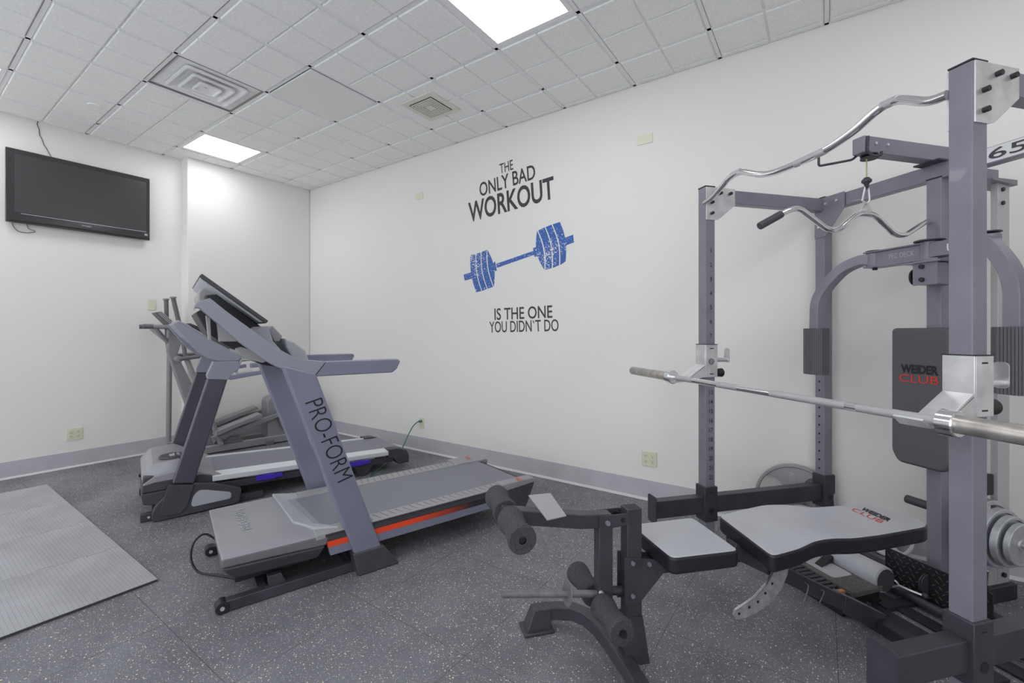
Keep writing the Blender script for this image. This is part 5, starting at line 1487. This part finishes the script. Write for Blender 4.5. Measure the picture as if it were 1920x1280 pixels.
# ================================================================ WEIGHT PLATES
def plate(name, label, fr, c, axis, R, th, bore, material, group=None, holes=3, rot=0.0, text=None, rim=0.13):
    """olympic plate: thick rim, web with three big openings, hub; axis is 'x' or 'y' of the frame"""
    d = {'x': (1, 0, 0), 'y': (0, 1, 0)}[axis]
    t = thing(name, label, 'weight plate', fr, c, group)
    a = tuple(c[i] - d[i] * th / 2 for i in range(3))
    Ri = R * (1 - rim)
    mb().lathe([(0, Ri + 0.004), (0, R - 0.003), (0.003, R), (th - 0.003, R), (th, R - 0.003), (th, Ri + 0.004), (th - 0.006, Ri), (0.006, Ri)], a, d, 56, closed=True).build('rim', material, t)
    mb().lathe([(0.002, bore), (0.002, R * 0.24), (0.006, R * 0.27), (th - 0.006, R * 0.27), (th - 0.002, R * 0.24), (th - 0.002, bore)], a, d, 40, closed=True).build('hub', material, t)
    if holes == 0:
        mb().lathe([(th * 0.3, R * 0.25), (th * 0.3, Ri + 0.002), (th * 0.7, Ri + 0.002), (th * 0.7, R * 0.25)], a, d, 56, closed=True).build('web', material, t)
        return t
    for k in range(holes):
        th0 = rot + 2 * math.pi * k / holes
        n = 12
        out_ = [(Ri + 0.002, th0 + math.radians(-48 + 96 * i / n)) for i in range(n + 1)]
        pts = []
        for (r, aa) in out_:
            pts.append((r * math.cos(aa), r * math.sin(aa)))
        # waist in towards the hub
        for i, f in enumerate((0.86, 0.72, 0.58, 0.44, 0.32)):
            aa = th0 + math.radians((40, 33, 30, 33, 46)[i]); pts.append((R * f * math.cos(aa), R * f * math.sin(aa)))
        pts.append((R * 0.24 * math.cos(th0), R * 0.24 * math.sin(th0)))
        for i, f in enumerate((0.32, 0.44, 0.58, 0.72, 0.86)):
            aa = th0 - math.radians((46, 33, 30, 33, 40)[i]); pts.append((R * f * math.cos(aa), R * f * math.sin(aa)))
        if axis == 'y':
            poly = [(c[0] + p[0], c[2] + p[1]) for p in pts]
            lo_, hi_ = c[1] - th * 0.28, c[1] + th * 0.28
        else:
            poly = [(c[1] + p[0], c[2] + p[1]) for p in pts]
            lo_, hi_ = c[0] - th * 0.28, c[0] + th * 0.28
        sp = mb().prism(poly, axis, lo_, hi_).build('web', material, t, bevel=0.003, seg=3)
        if text and k == text[1]:
            aa = th0
            ux, uz = -math.cos(aa), -math.sin(aa)
            o = (c[0] + math.cos(aa) * R * 0.80 + uz * 0.016, lo_ - 0.0015, c[2] + math.sin(aa) * R * 0.80 - ux * 0.016)
            mb().text(text[0], o, (ux * R * 0.5, 0, uz * R * 0.5), (-uz * 0.030, 0, ux * 0.030), bold=0.0, th=0.0008).build('cast_lettering', 'iron_lt', sp, flip=False)
    return t


p45 = plate('weight_plate', 'large grey iron plate with three openings leaning on the decal wall behind the rack rail', WD, (-0.150, 0, 0.222), 'y', 0.221, 0.036, 0.026, 'iron', holes=3, rot=math.radians(96), text=('WEIDER', 0), rim=0.09)
p45.location = (-0.150, YW - 0.062, 0.0)
p45.location.z = 0.2215
p45.rotation_euler = (math.radians(-4.5), 0, 0)
p10 = plate('weight_plate', 'small white plate with three openings leaning on the wall behind the diamond foot plate', WD, (0.31, 0, 0.115), 'y', 0.115, 0.022, 0.026, 'plate_white', holes=3, rot=math.radians(-90), rim=0.14)
p10.location = (0.305, YW - 0.060, 0.1145)
p10.rotation_euler = (math.radians(-12), 0, 0)
psm = plate('weight_plate', 'ribbed grey plate lying against the wall under the rack spotter rail', WD, (0.0, 0, 0.10), 'y', 0.115, 0.024, 0.026, 'iron_lt', holes=3, rot=math.radians(30), rim=0.25)
psm.location = (-0.10, YW - 0.17, 0.1145)
psm.rotation_euler = (math.radians(-14), 0, math.radians(8))
for k, (x, R_, th_) in enumerate(((0.700, 0.160, 0.036), (0.742, 0.134, 0.032), (0.780, 0.114, 0.028), (0.814, 0.094, 0.024))):
    lab = ['largest grey iron plate on the weight horn, innermost of the stack behind the right post',
           'second largest plate on the weight horn, just in front of the largest one',
           'third plate on the weight horn, smaller than the two behind it',
           'smallest and outermost plate on the weight horn at the right edge'][k]
    plate('weight_plate', lab, RK, (x, HY_, HZ - (R_ * 0 + 0.0)), 'x', R_, th_, 0.0128, 'iron_lt', 'plates stacked on the weight horn', holes=3 if k in (0,) else 0, rot=0.6, rim=0.14)

# ================================================================ PADDED BOARD ON THE FLOOR
t = thing('ab_bench_pad', 'dark padded board with a grey roll cushion lying on the floor beneath the bench', 'exercise pad', RK, (0.42, 0.38, 0))
mb().box(0.20, 0.575, 0.315, 0.50, 0.0, 0.070).build('base_box', 'black', t, bevel=0.006)
mb().prism(round_poly([(0.08, 0.318), (0.595, 0.318), (0.580, 0.52), (0.08, 0.52)], 0.02, 3), 'z', 0.070, 0.095).build('board', 'carpet', t, bevel=0.006, seg=3)
mb().prism(round_poly([(0.14, 0.345), (0.475, 0.345), (0.475, 0.465), (0.14, 0.465)], 0.02, 4), 'z', 0.095, 0.098).build('cover_plate', 'vinyl', t, bevel=0.001)
mb().cyl((0.44, 0.40, 0.098), (0.44, 0.40, 0.0995), 0.005, 14).build('rivet', 'zinc', t)
mb().hexa([(0.345, 0.375, 0.098), (0.385, 0.375, 0.098), (0.355, 0.50, 0.110), (0.315, 0.50, 0.110)], [(0.345, 0.375, 0.101), (0.385, 0.375, 0.101), (0.355, 0.50, 0.135), (0.315, 0.50, 0.135)]).build('strap', 'ink', t)
rl = mb().lathe([(0, 0), (0, 0.050), (0.010, 0.058), (0.30, 0.062), (0.318, 0.060), (0.324, 0.052), (0.324, 0)], (0.250, 0.535, 0.112), (1, 0, 0), 36).build('roll_cushion', 'vinyl', t)
mb().lathe([(0, 0), (0, 0.052), (0.003, 0.052), (0.003, 0)], (0.5725, 0.535, 0.112), (1, 0, 0), 36).build('roll_end', 'foam', rl)
t = thing('weight_selector_box', 'low black ridged box with an orange tag on the floor beside the padded board', 'box', RK, (0.4, 0.27, 0))
mb().box(0.20, 0.600, 0.245, 0.312, 0.0, 0.080).build('body', 'black', t, bevel=0.003)
for k in range(9):
    x = 0.262 + k * 0.030
    mb().box(x, x + 0.020, 0.243, 0.314, 0.03, 0.089).build('ridge', 'tm_low', t, bevel=0.002)
mb().box(0.545, 0.565, 0.250, 0.306, 0.080, 0.0905).build('tag', 'tag', t)
